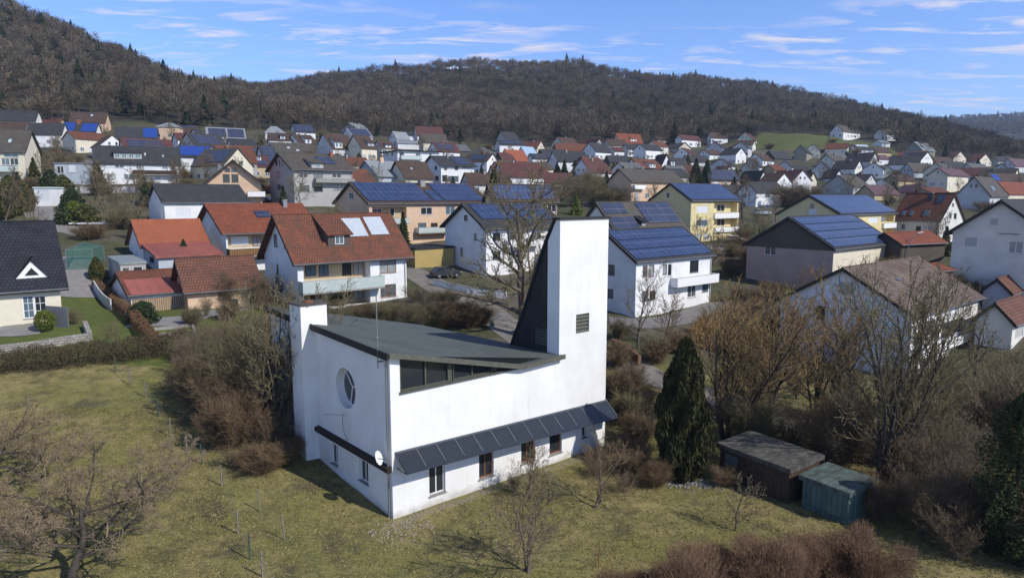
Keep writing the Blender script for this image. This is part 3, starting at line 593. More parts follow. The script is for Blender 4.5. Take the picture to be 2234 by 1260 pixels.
# ---------------------------------------------------------------- the nearer houses (picture positions of their corners)
BRICKC = BRICK
A_ = house('red tiled house with glass balcony, dark dormer and two pale collectors behind the church chimney', (648, 567), h=5.3, s=20, xs=886, xg=577, yr=474, roof='rust', ov=.7,
  loggia=[('s', 662, 570, 808, 611, 1.3), ('s', 664, 628, 808, 668, 1.3)],
  wins=[('s', 676, 576, 699, 604, 'd'), ('s', 706, 576, 727, 604, 'd'), ('s', 757, 571, 777, 603, 'd'), ('s', 781, 571, 803, 602, 'b'), ('s', 828, 565, 864, 595, 'b'), ('s', 830, 620, 864, 647, 'b'), ('s', 756, 633, 776, 655, 'd'), ('s', 781, 632, 803, 655, 'b'), ('s', 680, 636, 710, 655, 'd'),
        ('g', 597, 511, 605, 538, 'd'), ('g', 619, 520, 626, 542, 'd'), ('g', 603, 576, 608, 598, 'd')],
  dorm=[(.30, .50, .30, .98, 1.5, 'dark', 'rust')], pv=[(.53, .71, .48, .88, 'white'), (.745, .92, .50, .90, 'white')],
  balc=[('s', 650, 606, 828, 630, 1.3, BALG)])
B_ = house('red tiled house with brown timber balcony and one dark roof collector', (492, 507), h=5.4, s=16, xs=690, xg=431, yr=449, roof='red', ov=.7,
  wins=[('s', 509, 516, 547, 535, 'X'), ('s', 556, 516, 575, 537, 'b'), ('s', 520, 565, 548, 582, 'd')], pv=[(.42, .58, .50, .72, 'dark')], balc=[('s', 494, 540, 590, 556, 1.4, WOOD_L)], chim=[(.82, .9, .6, .9, METAL)], loggia=[('s', 497, 512, 590, 540, 1.0)])
house('low outbuilding with plain bright orange tiled roof, left of the timber balcony house', (312, 538), h=2.6, s=17, xs=452, xg=281, yr=485, roof='orange', ov=.4, wall='white', name='outbuilding', cat='outbuilding', wins=[('s', 340, 544, 356, 553, 'd'), ('s', 390, 543, 405, 552, 'd')])
house('low red metal roofed lean-to between orange outbuilding and tall clipped conifer', (345, 562), h=2.3, s=18, xs=480, xg=318, yr=540, roof='metalred', ov=.4, wall='shedblue', typ='shed', rise=1.2, name='lean_to', cat='shed', wins=[('g', 326, 560, 336, 572, 'd')])
gE = house('white garage with timber slatted front and red metal lower roof', (285, 645), h=2.3, s=22, xs=405, xg=243, yr=598, roof='rust', ov=.35, name='garage', cat='garage', fix=True)
gE2 = house('taller brown tiled garage with peach front, joined to the slatted one', (408, 630), h=2.9, s=21.5, xs=560, xg=384, yr=572, roof='redbrown', ov=.5, wall='peach', name='garage', cat='garage', wins=[('s', 500, 652, 520, 668, 'd')])
ROOF_RED2 = ROOF['rust']
Q = gE['Q']; z0 = gE['z0']
dr = MB(); nb = int(gE['L']/.2)
for i in range(nb): dr.obox(Q(.12+i*.2, -.05, z0+.05), gE['dS']*.13, -gE['dG']*.04, UP*1.85)
dr.build('slatted_front', mat('slat_wood', (.33, .20, .08), .8, .4, 3), gE['t'])
S = gE['S']; v = [S(-.02, -.02), S(1.0, -.02), S(1.0, .62), S(-.02, .62)]; MB().prism([x+UP*.02 for x in v], UP*.05).build('metal_roof_sheet', ROOF['metalred'], gE['roof'])
F_ = house('plain white house with slate roof and one closed roller shutter facing the church', (358, 442), h=5.2, s=13, xs=541, xg=324, yr=405, roof='slate', ov=.4, wins=[('s', 384, 454, 415, 473, 'X'), ('s', 437, 454, 452, 470, 'X'), ('s', 384, 488, 405, 502, 'd')])
house('chalet with wide orange roof, pointed gable glazing and white balcony', (448, 400), h=5.0, s=11, th=22, k='R', Lm=14, xg=570, yr=352, roof='orange', wall='peach', ov=1.0, wins=[('g', 486, 380, 501, 398, 'd'), ('g', 505, 380, 520, 398, 'd'), ('g', 490, 366, 502, 375, 'd'), ('g', 504, 366, 516, 375, 'd')], balc=[('g', 540, 418, 578, 427, 1.4, WHITEM)], chim=[(.3, .6, .7, 1.2, METAL)])
house('large grey-brown house with three narrow gable windows and long balcony', (640, 368), h=6.3, s=11, xs=768, xg=588, yr=336, roof='greybrown', wall='grey', ov=.7,
  wins=[('s', 653, 375, 672, 388, 'w'), ('s', 684, 375, 704, 388, 'b'), ('s', 724, 375, 745, 388, 'w'), ('s', 655, 404, 675, 418, 'd'), ('s', 684, 402, 704, 418, 'd'), ('s', 728, 402, 746, 415, 'd'), ('g', 601, 350, 605, 362, 'd'), ('g', 608, 350, 611, 362, 'd'), ('g', 615, 350, 618, 362, 'd'), ('g', 604, 374, 612, 387, 'd'), ('g', 605, 402, 613, 414, 'd')],
  pv=[(.53, .80, .35, .8, 'dark')], dorm=[(.3, .5, .1, .65, 1.1, 'grey', 'greybrown')], balc=[('s', 684, 390, 768, 397, 1.3, CONC)], chim=[(.85, .9, .6, .9, BRICK)])
I_ = house('long peach house with blue solar panels over the whole roof and set-back balconies', (805, 444), h=6.0, s=13.5, xs=1066, xg=732, yr=401, roof='brown', wall='peach', ov=.45,
  loggia=[('s', 812, 452, 887, 487, 1.2)], wins=[('s', 820, 455, 840, 466, 'w'), ('s', 858, 454, 868, 472, 'w'), ('s', 918, 452, 943, 468, 'w'), ('s', 972, 450, 993, 468, 'w'), ('s', 1015, 449, 1035, 462, 'w'), ('s', 912, 486, 930, 505, 'd'), ('s', 940, 486, 955, 505, 'b'), ('g', 761, 420, 770, 434, 'w'), ('g', 748, 465, 758, 480, 'w'), ('s', 1000, 486, 1020, 500, 'w')],
  pv=[(.0, .50, .10, .97, 'blue'), (.52, .60, .10, .62, 'blue'), (.61, .97, .10, .97, 'blue')], chim=[(.55, .9, 1.0, .8, CONC)], balc=[('s', 905, 495, 972, 506, 1.3, BALG), ('s', 812, 476, 887, 487, .9, BALG)])
house('second long peach house with blue solar roof, half hidden behind the big bare tree', (1075, 436), h=5.8, s=13, xs=1215, xg=1058, yr=398, roof='brown', wall='peach', ov=.4, auto=(6, 2), pv=[(.04, .96, .12, .95, 'blue')])
K_ = house('white gabled house with blue solar roof directly behind the big bare tree', (1060, 497), h=6.2, s=15.2, xs=1225, xg=971, yr=448, roof='slate', ov=.6,
  wins=[('g', 1012, 469, 1020, 481, 'd'), ('g', 1034, 509, 1040, 524, 'd'), ('g', 1004, 540, 1010, 558, 'd'), ('s', 1075, 508, 1092, 524, 'd'), ('s', 1110, 506, 1128, 522, 'd'), ('s', 1160, 505, 1180, 520, 'w'), ('s', 1075, 548, 1092, 564, 'd'), ('s', 1115, 548, 1135, 564, 'w')], pv=[(.03, .5, .35, .95, 'blue'), (.55, .95, .30, .95, 'blue')], balc=[('s', 1100, 523, 1170, 534, 1.2, WHITEM)])
house('ochre garage with black boarded upper wall between the peach and white houses', (905, 545), h=3.0, s=15, xs=990, W=6, roof='black', wall='ochre', typ='flat', ov=.15, name='garage', cat='garage', thk=.2)
L_ = house('white house with blue solar roof and long white balcony, right of the church tower', (1388, 571), h=6.0, s=19.5, xs=1553, W=9.5, yr=507, roof='slate', ov=.35,
  wins=[('s', 1402, 579, 1413, 603, 'b'), ('s', 1415, 578, 1427, 603, 'b'), ('s', 1446, 576, 1455, 598, 'd'), ('s', 1457, 575, 1466, 602, 'w'), ('s', 1505, 568, 1524, 594, 'd'), ('s', 1401, 634, 1415, 656, 'b'), ('s', 1417, 634, 1430, 654, 'd'), ('s', 1500, 622, 1518, 648, 'w'), ('s', 1532, 615, 1545, 636, 'd'), ('g', 1327, 577, 1341, 600, 'd'), ('g', 1325, 630, 1338, 650, 'd')],
  pv=[(.0, .985, .06, .34, 'blue'), (.0, .985, .36, .64, 'blue'), (.0, .985, .66, .95, 'blue')], balc=[('s', 1462, 600, 1552, 616, 1.1, WHITEM)])
M_ = house('house with dark solar panels in separate blocks on mossy grey roof behind the tower top', (1345, 508), h=5.6, s=15.5, xs=1498, xg=1262, yr=446, roof='greybrown', ov=.4, wall='offwhite', auto=(3, 1), pv=[(.0, .3, .62, .96, 'dark'), (.48, .97, .28, .96, 'dark'), (.0, .32, .08, .5, 'dark')], dorm=[(.36, .42, .2, .5, .8, 'dark', 'black')])
N_ = house('three-storey pale yellow house with blue solar roof and stacked balconies, above the parked white car', (1508, 438), h=8.0, s=11.3, xs=1613, xg=1418, yr=403, roof='slate', wall='yellow', ov=.35,
  loggia=[('s', 1558, 441, 1608, 463, 1.3), ('s', 1558, 473, 1608, 495, 1.3)], wins=[('s', 1520, 449, 1545, 464, 'X'), ('s', 1519, 479, 1544, 493, 'w'), ('s', 1575, 446, 1592, 461, 'w'), ('s', 1575, 477, 1592, 493, 'w'), ('g', 1453, 420, 1461, 431, 'w'), ('g', 1441, 445, 1450, 459, 'w'), ('s', 1516, 510, 1530, 524, 'x'), ('s', 1535, 509, 1550, 523, 'x')],
  pv=[(-.01, 1.0, .05, .97, 'blue')], balc=[('s', 1557, 464, 1609, 474, .35, WHITEM), ('s', 1557, 495, 1609, 504, .35, WHITEM)])
O_ = house('pale yellow house with blue solar roof standing behind the pink and brown one', (1835, 470), h=6.5, s=13, xs=1954, xg=1697, yr=429, roof='slate', wall='yellow', ov=.3,
  wins=[('g', 1768, 445, 1776, 453, 'd'), ('g', 1764, 456, 1782, 468, 'X'), ('s', 1895, 474, 1916, 486, 'X'), ('s', 1922, 472, 1932, 482, 'd')], pv=[(.0, 1.0, .05, .97, 'blue')], loggia=[('s', 1925, 469, 1950, 484, 1.2), ('s', 1925, 496, 1950, 514, 1.2)], balc=[('s', 1924, 486, 1951, 495, .4, WHITEM)])
P_ = house('pink rendered house with brown boarded gable and blue solar roof', (1818, 543), h=4.3, s=17, xs=1948, xg=1630, yr=477, roof='slate', wall='pink', ov=.45, gcol='dark',
  wins=[('g', 1716, 499, 1729, 516, 'w'), ('g', 1668, 537, 1693, 556, 'w'), ('s', 1906, 536, 1924, 553, 'w'), ('s', 1870, 546, 1888, 558, 'w'), ('s', 1838, 549, 1850, 565, 'd')], pv=[(.0, .97, .05, .27, 'blue'), (.0, .97, .29, .5, 'blue'), (.0, .97, .52, .73, 'blue'), (.0, .97, .75, .96, 'blue')])
q = P_['Q']; MB().obox(q(.02, -.06, P_['z0']-.5), P_['dS']*(P_['L']-.04), P_['dG']*.055, UP*(4.25+.5)).build('cream_front', WALL['cream'], P_['t'])
Q_ = house('house with steep rust-red roof, three blue skylights and a white gable facing right', (2050, 481), h=3.0, s=12, th=32, k='R', xs=1950, xg=2102, yr=425, roof='rust', wall='offwhite', ov=.3,
  wins=[('g', 2071, 465, 2076, 476, 'd'), ('g', 2081, 465, 2087, 477, 'd'), ('g', 2077, 443, 2081, 450, 'd'), ('s', 1965, 488, 1975, 500, 'w'), ('s', 1998, 493, 2009, 506, 'd'), ('s', 2025, 494, 2033, 504, 'x')], pv=[(.28, .40, .15, .35, 'sky'), (.80, .88, .15, .32, 'sky'), (.62, .7, .15, .32, 'sky'), (.12, .28, .62, .92, 'dark')], chim=[(.42, .8, .7, 1.0, DARKMET)])
R_ = house('big pale house with broad gable and closed shutters at the right edge', (2292, 512), h=5.5, s=19, Lm=15, xg=2079, yr=441, roof='slate', wall='offwhite', ov=.7,
  wins=[('g', 2160, 476, 2177, 491, 'x'), ('g', 2105, 518, 2131, 537, 'x'), ('g', 2200, 526, 2232, 552, 'w'), ('g', 2235, 570, 2260, 595, 'd')])
MB().obox(R_['Q'](-.02, R_['W']*.3, R_['z1']-.1), R_['dG']*R_['W']*.2, -R_['dS']*.12, UP*.1).build('ledge', CONC, R_['t'])
S_ = house('white house with mottled grey-brown tiled roof, seen through the large bare tree on the right', (1990, 688), h=5.8, s=24, xs=2136, xg=1704, yr=588, roof='mottled', wall='white', ov=.45,
  wins=[('g', 1829, 615, 1862, 641, 'x'), ('g', 1781, 667, 1800, 696, 'd'), ('s', 2003, 700, 2040, 735, 'w'), ('s', 2055, 698, 2100, 728, 'd'), ('s', 2008, 765, 2040, 800, 'w'), ('s', 2060, 750, 2090, 785, 'x')], pv=[(.33, .36, .6, .65, 'sky')], balc=[('s', 1998, 738, 2125, 752, .6, WHITEM)])
T_ = house('small white garage with red roof at the right edge below the mottled roof', (2210, 705), h=2.6, s=22, Lm=8, xg=2130, yr=665, roof='redbrown', wall='offwhite', ov=.4, name='garage', cat='garage', wins=[('s', 2215, 714, 2232, 735, 'x')])
house('pale flat outbuilding with orange roof corner, beyond the small white garage', (2205, 640), h=2.3, s=19, Lm=8, xg=2145, yr=612, roof='redbrown', wall='shedblue', ov=.3, name='outbuilding', cat='outbuilding', wins=[('s', 2220, 645, 2234, 655, 'd')])
house('low dark garden shed with red roof under the street lamp on the right', (2062, 530), h=2.0, s=15, k='B', th=25, xs=1966, W=5, yr=508, roof='red', wall='dark', ov=.3, name='garden_shed', cat='shed')
house('low brick lean-to with red roof beside the big pale house', (2080, 590), h=1.6, s=18, k='B', th=30, xs=2010, W=4, yr=578, roof='red', wall='brown', ov=.3, name='lean_to', cat='shed')
# left edge house with black tiles
D_ = house('cream house with steep black tiled roof and white triangular dormer at the left edge', (130, 619), h=2.9, s=25, th=40, k='B', xs=-70, W=9.4, yr=490, roof='black', wall='cream', ov=.55, wins=[('s', 50, 645, 75, 694, 'w'), ('s', 76, 645, 102, 694, 'w'), ('s', -50, 645, -10, 690, 'w')])
for q in ((50, 75), (76, 102)):
    u0, u1, a0, a1 = D_['px2']('s', q[0], 645, q[1], 694); o_, d_, n_, _ = D_['face']('s'); b_ = o_+d_*u0-n_*.085
    for mi in (1, 2): MB().obox(b_+UP*(a0+(a1-a0)*mi/3), d_*(u1-u0), n_*.03, UP*.035).build('glazing_bar', FR_W, D_['t'])
    MB().obox(b_+d_*(u1-u0)*.5-n_*.004+UP*(a0+.07), d_*.035, n_*.03, UP*(a1-a0-.14)).build('glazing_bar', FR_W, D_['t'])
S = D_['S']; t = D_['roof']; f0 = (130-95)/ (130-16.)
def on_slope(px, py):
    p = S(.5, .2); n = (S(1, 0)-S(0, 0)).cross(S(0, 1)-S(0, 0)).normalized(); return hit(px, py, p, n)
c_ = on_slope(70, 606); dS = D_['dS']; dG = D_['dG']
for sc_, dd, hh_, mm, nm in ((1.15, .0, 1.75, WHITEM, 'triangular_dormer'),):
    a, b, top = c_-dS*1.15*1.0, c_+dS*1.15, c_+UP*1.45
    dob = MB().prism([a, b, top], dG*1.5).build(nm, mm, t)
    i_ = [a*.0+c_+(p-c_-UP*.5)*.45+UP*.45-dG*.03 for p in (a, b, top)]
    MB().prism(i_, dG*.05).build('pane', GLASS, dob)
    for e0, e1 in ((a, top), (top, b)): 
        dv = (e1-e0).normalized(); MB().prism([e0-dG*.12-dv*.3+UP*.02, e1-dG*.12+dv*.0+UP*.02, e1-dG*.12+UP*.14, e0-dG*.12-dv*.3+UP*.14], dG*1.75).build('dormer_roof', ROOF['black'], dob)
bf = MB(); 
for a_, b_ in ((.08, .0),):
    pass
g2 = MB(); pa, pb = hit(-60, 610, D_['p0'], -dG), hit(17, 600, D_['p0'], -dG)
# ---------------------------------------------------------------- the village beyond: each house by the picture position of its corner
def fh(label, cx, ye, yb, xs, xg, yr, wall='white', roof='slate', k='L', th=38, auto=(3, 2), W=None, **kw):
    return house(label, (cx, ye), yb=yb, xs=xs, xg=xg, yr=yr, wall=wall, roof=roof, k=k, th=th, auto=auto, W=W, near=False, ov=kw.pop('ov', .35), fix=kw.pop('fix', True), group='houses of the village on the slope', **kw)
fh('long slate roofed house at the far left edge, topmost under the wood', -30, 262, 274, 77, -70, 241, th=12, auto=(6, 0))
fh('long brown roofed house at the left edge below the topmost slate roof', -40, 287, 300, 52, -80, 267, roof='brown', th=12)
fh('white house with slate roof and a window pair, left of the bright blue roofs', 57, 292, 317, 134, 51, 270, th=12, auto=(4, 1))
fh('white house with bright blue solar roof in two blocks, upper left', 136, 288, 306, 208, 128, 269, th=12, auto=(5, 1), pv=[(-.02, .33, .08, .98, 'bright'), (.55, 1.0, .08, .9, 'bright')], chim=[(.42, 1, 1.2, .9, BRICK)])
fh('peach house with long dark roof behind the bright blue solar roofs', 152, 266, 283, 229, 146, 246, wall='peach', roof='brown', th=12, pv=[(.55, .62, .6, .75, 'white')])
fh('low brick coloured annex roof beside a bare pole, far upper left', 94, 268, 276, 130, 88, 258, wall='tan', roof='maroon', th=15, auto=None)
Y_ = house('pale house with brown boarded upper band and big balcony windows at the left edge', (52, 330), yb=386, s=9.5, th=18, k='B', xs=-60, W=11, yr=288, wall='cream', roof='greybrown', ov=.5, wins=[('s', 3, 345, 21, 360, 'w'), ('s', 22, 345, 40, 360, 'w'), ('s', 8, 334, 40, 343, 'w')], balc=[('s', -20, 362, 41, 374, 1.2, BALG)], pv=[(.3, .36, .4, .55, 'white')])
house('flat roofed open carport with timber edge and white van inside, upper left', (86, 324), yb=342, s=8, th=14, xs=133, xg=66, wall='dark', roof=mat('roof_green_flat', (.12, .18, .17), .7, .3, 1), typ='flat', ov=.3, name='carport', cat='carport', near=False)
fh('house with half slate, half blue solar roof and a white bay, two white dishes', 252, 303, 320, 343, 231, 279, wall='tan', auto=(5, 1), th=22, pv=[(.66, 1.0, .2, .95, 'bright')])
fh('peach house with pale hipped roof and white balcony below the wood', 340, 277, 303, 388, 330, 268, wall='peach', roof='lightgrey', typ='hip', auto=(4, 1), th=10)
fh('low brown roofed house with a solar strip, right of the pale hipped roof', 388, 289, 301, 428, 380, 276, roof='brown', wall='tan', th=10, pv=[(.05, .9, .75, 1, 'dark')])
fh('narrow white house with dark side seen end on, near the tree line', 433, 296, 318, 447, 412, 283, th=50, auto=(1, 1))
fh('grey gabled house with long pale solar roof, right of the narrow white one', 452, 302, 316, 536, 425, 279, wall='palegrey', roof='lightgrey', pv=[(.05, .5, .15, .9, 'dark'), (.55, .98, .15, .9, 'dark')], th=25)
X_ = house('long white house with dark slate roof, wide flat dormer and timber balconies', (207, 353), yb=398, s=9, xs=390, xg=182, yr=320, th=25, near=False, ov=.5, auto=(9, 1), dorm=[(.22, .55, .25, .75, 1.6, 'grey', 'slate')], balc=[('s', 290, 372, 385, 381, 1.2, WOOD_D)], pv=[(.58, .60, .45, .6, 'white'), (.80, .82, .4, .5, 'white')])
fh('white house with one bright blue solar roof right of the long slate roof', 392, 341, 371, 458, 371, 319, th=25, auto=(3, 1), pv=[(.02, .82, .1, .92, 'bright'), (.86, 1, .1, .92, 'bright')])
fh('grey gabled house with rusty brown roof behind the orange chalet', 480, 354, 385, 560, 460, 319, wall='grey', roof='rust', th=30, dorm=[(.45, .7, .2, .6, 1.3, 'white')], chim=[(.3, .8, .8, .8, BRICK)])
fh('olive gabled cottage with brown roof between blue solar roof and chalet', 438, 362, 380, 470, 418, 346, wall='ochre', roof='brown', th=35, auto=(1, 0))
fh('slate roofed house with white dish, above the rusty brown roof', 506, 318, 335, 560, 485, 303, th=30)
fh('dark roofed house with small solar strip just above the chalet', 520, 334, 352, 592, 505, 318, roof='brown', wall='tan', pv=[(.3, .9, .2, .6, 'dark')], th=30)
fh('tan house with maroon solar roof and round white dormer beside the chalet', 552, 362, 390, 589, 535, 341, wall='tan', roof='maroon', pv=[(.2, .9, .1, .5, 'dark')], dorm=[(.3, .6, .5, .95, 1.3, 'white')])
fh('house with banked dark blue solar roof rising left of the grey-brown house', 578, 355, 378, 608, 556, 320, roof='slate', pv=[(.05, .95, .1, .95, 'dark')])
fh('long dark roofed house with slim white skylights, behind the grey-brown house', 596, 335, 350, 690, 585, 312, roof='greybrown', auto=None, pv=[(.35, .42, .45, .6, 'white'), (.55, .62, .25, .4, 'white')], th=25)
fh('small white house with hipped solar roof near the wood edge', 578, 290, 300, 622, 560, 275, roof='lightgrey', typ='hip', th=22)
fh('white gabled house with grey solar roof under the tree line', 646, 288, 300, 688, 627, 272, pv=[(.02, .95, .1, .95, 'dark')], th=30)
fh('white house with porthole dormer in a row of brown roofs', 588, 306, 325, 636, 583, 291, roof='brown', dorm=[(.5, .72, .2, .8, 1.3, 'white')], th=22)
fh('bluish white pointed gable with dark brown roof and tall white dormer', 655, 314, 332, 694, 622, 294, roof='brown', dorm=[(.3, .62, .05, .8, 2.0, 'white')], th=45)
fh('broad grey gable with brown roof and five-sided white dormer', 726, 324, 345, 778, 680, 293, wall='palegrey', roof='brown', dorm=[(.1, .4, .05, .7, 2.4, 'white')], th=45)
fh('tall grey gable with cream front and round blue window, brown roof', 789, 323, 349, 822, 755, 296, wall='cream', roof='brown', th=45, dorm=[(.5, .9, .2, .7, 1.3, 'shedblue')])
fh('pale gable with long grey solar roof near the wood, upper centre', 769, 297, 310, 813, 743, 281, roof='lightgrey', pv=[(.03, .97, .1, .95, 'dark')], th=35)
fh('topmost broad white gable with pale roof under the dark firs', 777, 280, 290, 802, 722, 268, roof='lightgrey', th=50, auto=(2, 3))
fh('cream house with two gabled dormers and tan roof beside the tall grey gable', 833, 323, 337, 862, 814, 308, wall='cream', roof='brown', dorm=[(.3, .7, .1, .6, 1.2, 'white')], th=40)
fh('white cottage with steep grey-blue roof against the wood, centre', 866, 303, 318, 894, 848, 288, roof='lightgrey', th=45, auto=(2, 1))
fh('long low house with dark roof and white wall strip at the tree line', 886, 296, 304, 926, 876, 288, roof='slate', th=15, auto=(6, 0))
fh('flat topped white house with pale blue roof edge behind the large white block', 868, 313, 322, 916, 858, 309, roof='lightgrey', th=15, auto=None)
fh('house with vivid orange roof below the wood, centre', 936, 317, 328, 979, 926, 303, roof='orange', wall='white', th=25, auto=None)
fh('slate roofed house with dark timber gable, right of the vivid orange roof', 975, 328, 342, 1026, 956, 315, wall='dark', roof='grey', th=30, auto=None)
U_ = house('large white flat-topped house with glass balcony strip, centre left', (867, 329), yb=368, s=6.7, xs=958, xg=828, typ='flat', roof='black', ov=.9, near=False, th=30, wins=[('s', 872, 332, 881, 340, 'd'), ('s', 907, 333, 917, 341, 'w'), ('s', 936, 333, 942, 339, 'w'), ('g', 844, 333, 846, 339, 'd'), ('g', 855, 332, 857, 339, 'd')], balc=[('s', 873, 340, 918, 348, 1.2, BALG)])
V_ = house('bright white modern house with slate roof and dark ground floor windows', (962, 360), yb=398, s=7.2, xs=1034, xg=924, yr=341, roof='slate', ov=.8, near=False, th=35, wins=[('s', 969, 362, 975, 371, 'd'), ('s', 992, 362, 999, 371, 'd'), ('s', 1009, 361, 1018, 366, 'd'), ('s', 1021, 361, 1029, 366, 'd'), ('s', 965, 382, 976, 396, 'd'), ('s', 978, 384, 1000, 396, 'd'), ('s', 1010, 382, 1028, 394, 'd'), ('g', 929, 362, 932, 371, 'd'), ('g', 949, 362, 953, 371, 'd'), ('g', 950, 384, 957, 394, 'd')], pv=[(.5, .92, .15, .8, 'dark')], chim=[(.42, .85, .5, 1.2, METAL)])
house('pale blue-grey gabled house with light solar roof and pinkish chimney', (826, 383), yb=420, s=7.8, xs=884, xg=772, yr=352, roof='lightgrey', wall='shedblue', ov=.6, near=False, th=40, auto=(3, 2), chim=[(.55, .95, 1.0, 1.2, WALL['peach'])])
house('cream house with smooth brown roof and round roof window, beside the pale solar roof', (884, 386), yb=420, s=7.8, xs=944, W=9, yr=353, roof='brown', wall='cream', ov=.6, near=False, th=40, auto=(3, 0), pv=[(.35, .4, .5, .6, 'white')])
fh('white house with grey hipped roof right of the bright modern one', 1053, 336, 353, 1084, 1022, 321, roof='grey', typ='hip', th=40)
fh('dark red roofed house beside the grey hipped roof', 1098, 350, 362, 1124, 1076, 334, roof='maroon', wall='dark', th=40, auto=None)
fh('long low rusty roof behind the crown of the big bare tree', 1090, 388, 398, 1205, 1040, 366, roof='rust', wall='peach', th=20, auto=(4, 1))
fh('brown curved roof strip above the long low rusty roof', 1082, 366, 376, 1130, 1062, 350, roof='greybrown', wall='tan', th=25, auto=None)
fh('house with plain light blue roof left of the rust coloured rows', 1148, 338, 350, 1172, 1127, 321, roof=mat('roof_lightblue', (.30, .42, .55), .6), th=40, auto=(2, 1))
fh('white house with faded orange roof under the light blue one', 1112, 350, 364, 1152, 1090, 328, roof='orange', th=35)
fh('long rust roofed farmhouse below the dark wood, centre', 1215, 328, 340, 1300, 1205, 314, roof='rust', wall='brown', th=18, auto=(5, 0))
fh('blue-grey gable with maroon roof beside the long rust farmhouse', 1292, 325, 340, 1268, 1323, 304, wall='shedblue', roof='maroon', k='R', th=22)
fh('dark red pyramid roof with white wall end, left of the small firs', 1186, 358, 366, 1244, 1178, 346, roof='maroon', th=15, typ='hip', auto=(3, 0))
fh('slate house with row of four tiny white dormers', 1185, 336, 346, 1235, 1172, 326, roof='slate', wall='dark', th=20, auto=None)
fh('blue-black solar roofed row between rust farmhouse and pyramid roof', 1162, 346, 358, 1215, 1150, 336, roof='slate', pv=[(.05, .9, .1, .9, 'dark')], th=20, auto=None)
house('long flat grey warehouse behind the small pointed firs', (1166, 372), yb=384, s=5, xs=1252, xg=1150, typ='flat', roof='lightgrey', wall='shedblue', near=False, th=15, name='warehouse', cat='warehouse')
fh('white house with rust tiled roof and pale shaded gable, behind the bare scrub', 1287, 358, 390, 1320, 1252, 343, roof='rust', wall='offwhite', th=42, ov=.8, chim=[(.4, .9, .9, .9, METAL)])
AA = house('wide house with pink sunlit front, dark roof and broad grey gable', (1377, 395), yb=440, s=9, xs=1490, xg=1327, yr=370, wall='peach', roof='greybrown', near=False, ov=.5, auto=(5, 0), balc=[('s', 1378, 404, 1402, 411, 1.0, WHITEM)])
fh('pale blue gable with brown roof and small white box dormer', 1401, 367, 380, 1450, 1354, 347, roof='rust', wall='shedblue', dorm=[(.35, .6, .1, .7, 1.7, 'white')], th=42)
fh('slim white gable band with dark roof, right of the box dormer house', 1444, 360, 372, 1424, 1464, 338, roof='brown', k='R', th=25, auto=None)
fh('dark roofed house with tiny pointed white dormer, centre right', 1462, 362, 374, 1500, 1448, 346, roof='slate', wall='dark', th=25, dorm=[(.05, .25, .1, .7, 1.9, 'white')], auto=None)
fh('house with orange ridge and grey roof left of the twin dark firs', 1462, 378, 390, 1500, 1450, 362, roof='grey', wall='peach', th=25)
fh('cream hut roof alone under the wood, left of the row of three', 1434, 305, 311, 1456, 1430, 294, roof='brown', wall='cream', th=30, auto=None)
fh('white house with maroon roof and blue gable, first of the row of three', 1488, 304, 319, 1529, 1473, 295, roof='maroon', th=35)
fh('white house with balcony and arched gable end, second of the row of three', 1552, 300, 314, 1588, 1543, 290, roof='brown', th=20, balc=[('s', 1555, 304, 1575, 307, 1.0, WHITEM)])
fh('pale green gabled house, third and rightmost of the row of three', 1640, 303, 317, 1652, 1609, 289, wall='green', roof='maroon', th=62, auto=(1, 3))
fh('broad grey gable with eight dark windows standing alone on the slope', 1632, 324, 342, 1640, 1596, 311, wall='palegrey', roof='slate', th=62, auto=(1, 4), ov=.15)
fh('wide low grey gable with curved balcony behind the firs', 1597, 362, 372, 1604, 1546, 347, wall='palegrey', roof='slate', th=60, auto=(1, 5))
fh('flat triangular grey gable with two dark windows, in front of a slate roof', 1657, 364, 374, 1666, 1619, 348, wall='palegrey', roof='slate', th=60, auto=(1, 2))
fh('bright white gable with maroon roof right of the twin dark firs', 1582, 377, 390, 1556, 1600, 363, roof='maroon', k='R', th=30, auto=(0, 1))
fh('peach house with blue-green solar roof above the bare roadside tree', 1552, 393, 410, 1614, 1540, 371, wall='peach', roof='slate', pv=[(.02, .95, .1, .9, 'dark')], th=22)
fh('dark roofed house ending in a long white slanting gable edge', 1654, 397, 410, 1612, 1676, 374, roof='slate', k='R', th=25, auto=None)
fh('tall white gable with three windows in a column, left of brown roofs', 1693, 398, 425, 1655, 1727, 378, roof='brown', k='R', th=35, auto=(2, 2))
BB = house('big white three-storey house behind the bare roadside tree', (1650, 418), yb=458, s=7.5, xs=1712, xg=1632, yr=398, roof='slate', near=False, th=30, auto=(4, 1), balc=[('s', 1655, 438, 1700, 446, 1.0, WHITEM)])
fh('brown roofed cottage with small white gable tip, beside the tall white gable', 1765, 393, 404, 1722, 1782, 377, roof='brown', k='R', th=30, auto=None, wall='cream')
fh('greenish grey house with slate roof, left neighbour of the cream gable', 1760, 332, 346, 1772, 1732, 317, wall='olive', roof='slate', th=60)
fh('cream front gable with dark verge, left of the meadow path', 1789, 327, 345, 1797, 1758, 315, wall='cream', roof='black', th=66, auto=(1, 3), ov=.2)
fh('large farmhouse with pale gable and rust-grey roof on the green field', 1840, 287, 300, 1886, 1811, 273, roof='greybrown', th=38, auto=(5, 2))
fh('white farm annex with sloping roof right of the large farmhouse', 1933, 292, 305, 1957, 1907, 280, roof='greybrown', th=38, auto=(2, 2))
fh('tiny white stable below the farm annex', 1925, 312, 318, 1942, 1919, 307, roof='lightgrey', th=30, auto=None, name='stable')
fh('pale gable with one window between rust roof and hedge', 1728, 366, 380, 1734, 1693, 352, wall='palegrey', roof='slate', th=60, auto=(1, 2), ov=.2)
fh('pale lilac triangle gable over a dark ground floor', 1809, 371, 382, 1816, 1771, 353, wall='palegrey', roof='black', th=62, auto=(1, 2), ov=.3)
